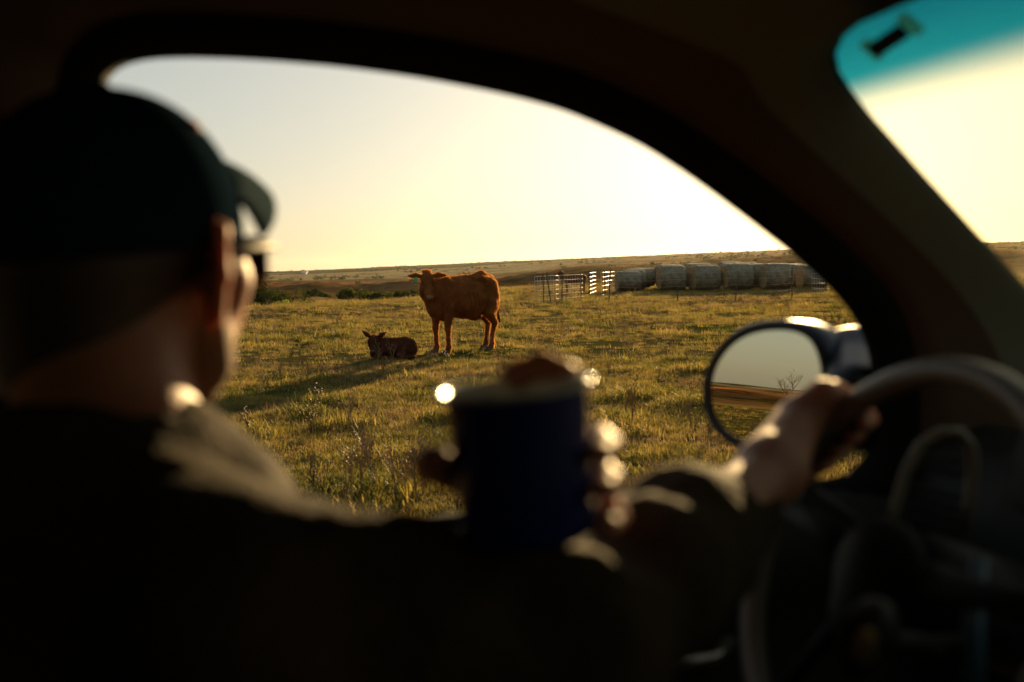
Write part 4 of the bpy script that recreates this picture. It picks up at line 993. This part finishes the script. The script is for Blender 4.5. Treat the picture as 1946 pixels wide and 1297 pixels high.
# ------------------------------------------------------------------ mug
mc = P(994, 876, .605); mt = (Uv + (P(1010, 500, .70)-P(960, 500, .70)).normalized()*-.085 ).normalized()
mug = empty('enamel_mug', mc-mt*.045, label='dark navy enamel mug with a pale rim held up in front of the window', cat='mug')
pr = [(.001, -.047), (.036, -.047), (.0405, -.044), (.0415, -.038), (.0425, .0), (.044, .040), (.0445, .0435)]
m = MB(); m.lathe(mc, mt, pr, 48); m.out('cup', M['enamel'], mug)
m = MB(); m.lathe(mc, mt, [(.0445, .0435), (.0465, .044), (.0472, .046), (.046, .0475), (.0435, .046), (.0425, .040), (.0405, .0), (.039, -.040), (.001, -.042)], 48); m.out('rim', M['enrim'], mug)
m = MB(); m.lathe(mc, mt, [(.001, .022), (.0412, .022)], 40); m.out('coffee', M['coffee'], mug)
far = (Vector((mc.x, mc.y, 0))).normalized(); side = far.cross(Uv).normalized()       # side = to the right in the picture
hd_ = (far*.9-side*.45).normalized()
m = MB(); m.tube([mc+mt*.030+hd_*.043, mc+mt*.032+hd_*.062, mc+mt*.022+hd_*.076, mc+hd_*.078-mt*.004, mc-mt*.024+hd_*.062, mc-mt*.028+hd_*.043], .0055, 10, sq=1.4); m.out('handle', M['enamel'], mug)

# ------------------------------------------------------------------ the driver
HD = .75; ear = P(402, 512, HD)
gaz = R(18.0); hg = Vector((math.sin(gaz), math.cos(gaz), -.03)).normalized(); hr_ = hg.cross(Uv).normalized(); hu = hr_.cross(hg).normalized()
hc = ear - hr_*.076 - hg*.0 + hu*.022                                   # centre of the skull
def Hd(a, b, c): return hc+hg*a+hr_*b+hu*c                            # forward, right, up in the head's frame
hax = (hg, hr_, hu)
neck0 = Hd(-.03, 0, -.09); sh_c = V(.79, -.09, -.20)
shR = P(470, 1190, .58); shL = sh_c+(sh_c-shR)*.75; shL.z = shR.z+.01
chest = (shR+shL)/2
elR = P(1070, 1240, .64); wrR = P(1464, 895, .93); haR = P(1560, 790, 1.0)
hip = V(.76, -.10, -.66)
S = SDF(Vector((-.75, .05, EYE-.75)), Vector((.75, 1.35, EYE+.22)), .005)
# skull and face
S.ell(Hd(-.012, 0, .01), (.097, .075, .090), hax, .02)
S.ell(Hd(.035, 0, -.03), (.062, .062, .085), hax, .03)
S.cone(Hd(.025, .035, -.085), .032, Hd(.070, .0, -.105), .024, .03); S.cone(Hd(.025, -.035, -.085), .032, Hd(.070, .0, -.105), .024, .03)
S.cone(Hd(.088, 0, -.012), .009, Hd(.108, 0, -.045), .013, .015)         # nose
S.cone(Hd(.085, -.022, .004), .012, Hd(.085, .022, .004), .012, .02)     # brow
S.cone(Hd(.086, -.018, -.072), .008, Hd(.086, .018, -.072), .008, .012)  # lips
for s in (-1, 1):
    S.ell(Hd(.078, .032*s, -.016), (.012, .015, .010), hax, .012, sub=True)
    S.cone(Hd(.050, .052*s, -.03), .022, Hd(.062, .035*s, -.05), .022, .02)
    # ear: rim ring, lobe and plate, tilted out
    ec = Hd(.0, .076*s, -.022); eo = (hr_*s*.75-hg*.65).normalized()
    S.cone(ec+hu*.034, .007, ec+hu*.028+eo*.026, .0065, .006); S.cone(ec+hu*.028+eo*.026, .0065, ec-hu*.005+eo*.029, .006, .006); S.cone(ec-hu*.005+eo*.029, .006, ec-hu*.036+eo*.006, .008, .006); S.cone(ec+hu*.022+eo*.014, .004, ec-hu*.012+eo*.016, .004, .006); S.cone(ec+hu*.015, .006, ec-hu*.02+eo*.006, .008, .008)
    S.cone(ec+hu*.006+eo*.010, .009, ec-hu*.012+eo*.008, .008, .006)
S.cone(Hd(-.042, -.004, -.06), .058, chest+Uv*.05, .064, .03)
# trunk, arms, hands
S.cone(shR+Uv*.01, .062, chest, .085, .05); S.cone(shL+Uv*.01, .062, chest, .085, .05)
S.cone(chest-Uv*.08, .13, hip+Uv*.08, .13, .06)
S.chain([shR, elR, wrR], [.055, .041, .025], .02)
# left arm reaches round to hold the mug from its far side
palm = mc+far*.062-mt*.010+side*.004
wrL = palm+far*.05-Uv*.085-side*.03; elL = wrL+(far*.10-Fv*.13-Uv*.16)
S.chain([shL, elL, wrL], [.055, .043, .028], .02)
def finger(pts, r0, r1, k=.006):
    n_ = len(pts)
    for i in range(n_-1): S.cone(pts[i], r0+(r1-r0)*i/(n_-1), pts[i+1], r0+(r1-r0)*(i+1)/(n_-1), k)
S.cone(wrL, .027, palm-Uv*.03+far*.008, .022, .02); S.ell(palm, (.042, .017, .044), (side, far, mt), .02)
for i, hh in enumerate((.032, .010, -.012, -.033)):
    if i == 0: continue          # the index finger lies over the rim
    b0_ = palm+mt*hh+side*.030
    rr_ = .0485; pts = [b0_]
    for an in ((70, 30, -2, -30) if i > 0 else (66, 34, 6, -12)):
        a_ = R(an); pts.append(mc+mt*(hh-.002)+(side*math.cos(a_)+far*math.sin(a_))*(rr_+.0045+(.004 if an > 20 else 0)))
    finger(pts, .0092 if i < 3 else .0080, .0070, .005)
pts = [palm-side*.03-mt*.022, mc-mt*.010+(-side*.85+far*.55)*.060, mc-mt*.002-side*.0565+far*.004, mc+mt*.006+(-side*.94-far*.34)*.0555]; finger(pts, .014, .010, .008)
# a finger-tip bent over the far rim
finger([palm+mt*.03+side*.0, mc+mt*.047+far*.050+side*.000, mc+mt*.054+far*.044+side*.018, mc+mt*.049+far*.038+side*.034], .0105, .0085, .006)
# right hand closed over the wheel rim
def rimp(a): return wcn+wu*RW*math.cos(R(a))+wl*RW*math.sin(R(a))
ag = 54; rc = rimp(ag); rt_ = (rimp(ag+4)-rimp(ag-4)).normalized(); ro = (rc-wcn).normalized()
hb = rc+ro*.006+wax*.028                                               # knuckle line sits above/behind the rim
S.cone(wrR, .024, hb-rt_*.0+wax*.012-ro*.01, .018, .02); S.cone(hb-rt_*.028, .018, hb+rt_*.030, .018, .02); S.cone(wrR, .024, hb+rt_*.02, .016, .03)
for i, of in enumerate((.033, .011, -.011, -.031)):
    q = hb+rt_*of; finger([q, rc+rt_*of+ro*.021+wax*.012, rc+rt_*of+ro*.020-wax*.012, rc+rt_*of-ro*.006-wax*.024, rc+rt_*of-ro*.022-wax*.010], .0105, .0078, .005)
finger([wrR+(hb-wrR)*.5, rc+rt_*.045-ro*.012+wax*.040, rc+rt_*.055-ro*.022+wax*.018, rc+rt_*.05-ro*.022-wax*.004], .014, .010, .008)
v, fq = S.surf()
person = mesh('person', v, fq, M['skin'], None, hip); tag(person, 'driver in dark cap and jacket, one hand on the wheel, other round the mug', 'person')
# jacket: same trunk and arms, fuller, with folds and a stand-up collar
J = SDF(Vector((-.80, .0, EYE-.85)), Vector((.75, 1.35, EYE+.0)), .006)
J.cone(shR+Uv*.005, .070, chest, .098, .05); J.cone(shL+Uv*.005, .070, chest, .098, .05); J.cone(chest-Uv*.10, .165, hip+Uv*.06, .165, .06)
J.cone(chest-Fv*.03-Uv*.03, .12, chest-Fv*.05-Uv*.25, .14, .05)
fm = P(1300, 1035, .80)
J.chain([shR, shR.lerp(elR, .5)+Uv*.002, elR, elR.lerp(fm, .6), fm, P(1392, 972, .885)], [.070, .060, .060, .058, .055, .040], .03)
J.chain([shL, elL, elL.lerp(wrL, .75)], [.078, .06, .042], .03)
for (a, b, r1) in (((960, 1035, .60), (1110, 1095, .63), .011), ((1060, 1020, .66), (1130, 1045, .68), .010), ((640, 1025, .57), (820, 1010, .60), .014)):
    J.cone(P(*a), r1, P(*b), r1, .02)
nb_ = chest+Uv*.035
for k in range(28):
    a = 2*math.pi*k/28; b = a+2*math.pi/28
    def cp(t): return Hd(-.040, 0, -.132)+ (hg*math.cos(t)*.072+hr_*math.sin(t)*.070)+Uv*(.004*math.sin(t*3)+(-.02*max(0, math.cos(t))))
    J.cone(cp(a), .0115, cp(b), .0115, .012); J.cone(cp(a)-Uv*.02+ (cp(a)-Hd(-.035, 0, -.135))*.12, .016, cp(b)-Uv*.02+(cp(b)-Hd(-.035, 0, -.135))*.12, .016, .02)
v, fq = J.surf(); jk = mesh('jacket', v, fq, M['jacket'], person)
dm = bpy.data.textures.new('folds', 'CLOUDS'); dm.noise_scale = .07
md = jk.modifiers.new('folds', 'DISPLACE'); md.texture = dm; md.strength = .018; md.mid_level = .5
# trousers
T = SDF(Vector((-.5, .2, EYE-1.0)), Vector((.95, 1.5, EYE-.3)), .01)
for s in (-1, 1):
    h_ = hip+Lv*.09*s; kn = h_+Fv*.40+Lv*.08*s+Uv*.10; T.chain([h_, kn, kn+Fv*.17-Uv*.40], [.105, .07, .05], .04)
T.ell(hip+Uv*.02, (.16, .19, .13), (Fv, Lv, Uv), .05)
v, fq = T.surf(); mesh('trousers', v, fq, M['jean'], person)
# hair fringe under the cap, stubble
K = SDF(hc-Vector((.14,)*3), hc+Vector((.14,)*3), .004); K.ell(Hd(-.014, 0, .012), (.1005, .0785, .091), hax, .01); K.cone(Hd(-.055, 0, -.03), .060, Hd(-.048, -.002, -.085), .0565, .02)
K.ell(Hd(.13, 0, -.06), (.115, .2, .14), hax, .01, sub=True); K.ell(Hd(0.02, .085, -.045), (.038, .03, .05), hax, .008, sub=True); K.ell(Hd(.02, -.085, -.045), (.038, .03, .05), hax, .008, sub=True); K.ell(Hd(0, 0, -.20), (.2, .2, .085), hax, .01, sub=True)
v, fq = K.surf(); mesh('hair', v, fq, M['hair'], person)
K = SDF(hc-Vector((.16,)*3), hc+Vector((.16,)*3), .004)
for s in (-1, 1): K.cone(Hd(.020, .0375*s, -.088), .0335, Hd(.070, .0, -.106), .0255, .03); K.cone(Hd(.016, .052*s, -.05), .021, Hd(.022, .042*s, -.09), .026, .02)
v, fq = K.surf(); mesh('beard', v, fq, M['beard'], person)
# cap
cap = empty('cap', Vector((0, 0, 0))); cap.parent = person; cap.location = Hd(0, 0, .03)-hip
tilt = R(6); cg = (hg*math.cos(tilt)+hu*math.sin(tilt)).normalized(); cu = hr_.cross(cg).normalized()
cc_ = Hd(-.014, 0, .010)
cv = []; cf = []; na = 72; nr_ = 18
for j in range(nr_+1):
    th = (math.pi/2+.16)*j/nr_
    for i in range(na):
        a = 2*math.pi*i/na; seam = 1-.012*max(0, 1-abs(((a/(math.pi/3)) % 1)-.0)*14)-.012*max(0, 1-abs(((a/(math.pi/3)) % 1)-1)*14)
        cr = math.sin(th)**.9; ch = math.cos(th) if math.cos(th) > 0 else math.cos(th)*1.0
        low_ = 0
        cv.append(cc_+cg*(math.cos(a)*.110*cr*seam)+hr_*(math.sin(a)*.0875*cr*seam)+cu*(.104*ch*(seam if ch > 0 else 1)))
for j in range(nr_):
    for i in range(na): cf.append((j*na+i, j*na+(i+1) % na, (j+1)*na+(i+1) % na, (j+1)*na+i))
solid(mesh('crown', cv, [q[::-1] for q in cf], M['cap'], cap), .0022)
bv = []; bf = []; nb1 = 12; nb2 = 24
for j in range(nb1+1):
    t = j/nb1
    for i in range(nb2+1):
        u = -1+2*i/nb2; a = u*1.05; ri = Vector((math.cos(a)*.107, math.sin(a)*.0855)); ext = .074*math.cos(u*1.35)**.6 if abs(u*1.35) < 1.5 else 0
        x_ = ri.x+ext*t; y_ = ri.y*(1+.04*t); bv.append(cc_+cg*x_+hr_*y_+cu*(.056-.004*t-.018*t*t-.048*(y_/.085)**2*(1+.2*t)))
for j in range(nb1):
    for i in range(nb2): q = j*(nb2+1)+i; bf.append((q, q+1, q+nb2+2, q+nb2+1))
solid(mesh('brim', bv, bf, M['capb'], cap), .004)
m = MB(); m.lathe(cc_+cu*.104, cu, [(.008, -.002), (.008, .002), (.005, .005), (.001, .006)], 16); m.out('button', M['cap'], cap)
m = MB(); ep = cc_+cg*.028+hr_*.058+cu*.076; en = (cg*.2+hr_*.55+cu*.8).normalized(); m.lathe(ep, en, [(.001, .003), (.006, .003), (.008, .001), (.008, -.003)], 14); m.out('eyelet', M['capdot'], cap)
# sunglasses
gl_ = empty('sunglasses', Hd(.08, 0, -.012)-hip); gl_.parent = person
for s in (-1, 1):
    cl = Hd(.106, .036*s, -.014); ln_ = (hg+hr_*.22*s).normalized(); lr_ = ln_.cross(hu).normalized()
    pts = []
    for k in range(28):
        a = 2*math.pi*k/28; cs_, sn = math.cos(a), math.sin(a); q = (abs(cs_)**3.2+abs(sn)**3.2)**(-1/3.2); pts.append(cl+lr_*(cs_*q*.029)+hu*(sn*q*.022)+ln_*(-.004*cs_*cs_))
    solid(mesh('lens', [cl+ln_*.002]+pts, [(0, 1+k, 1+(k+1) % 28) for k in range(28)], M['lensd'], gl_), .0018)
    m = MB(); m.tube(pts, .0022, 6, closed=True); m.out('frame', M['frame'], gl_)
    m = MB(); m.tube([cl+hr_*.028*s+hu*.014, Hd(.085, .075*s, .0), Hd(.04, .083*s, -.004), Hd(-.005, .083*s, -.008), Hd(-.03, .080*s, -.03)], [.003, .0028, .0025, .0025, .002], 6, sq=1.8); m.out('temple', M['frame'], gl_)
m = MB(); m.tube([Hd(.103, -.010, -.010), Hd(.106, 0, -.006), Hd(.103, .010, -.010)], .002, 6); m.out('bridge', M['frame'], gl_)

# ------------------------------------------------------------------ evening air
hm, hn, hb_ = newmat('evening_haze'); hn.nodes.remove(hb_)
pv = hn.nodes.new('ShaderNodeVolumePrincipled'); pv.inputs['Density'].default_value = .00003; pv.inputs['Color'].default_value = (.95, .92, .88, 1); pv.inputs['Anisotropy'].default_value = .6
hn.links.new(pv.outputs[0], hn.nodes['Material Output'].inputs['Volume'])
hv_ = [Vector((x_, y_, z_)) for z_ in (-45, 60) for (x_, y_) in ((-5200, -5200), (5200, -5200), (5200, 5200), (-5200, 5200))]
hz_ = mesh('haze', hv_, [(0, 3, 2, 1), (4, 5, 6, 7), (0, 1, 5, 4), (1, 2, 6, 5), (2, 3, 7, 6), (3, 0, 4, 7)], hm, smooth=False); tag(hz_, label='thin golden evening haze over the prairie', cat='haze', kind='stuff')
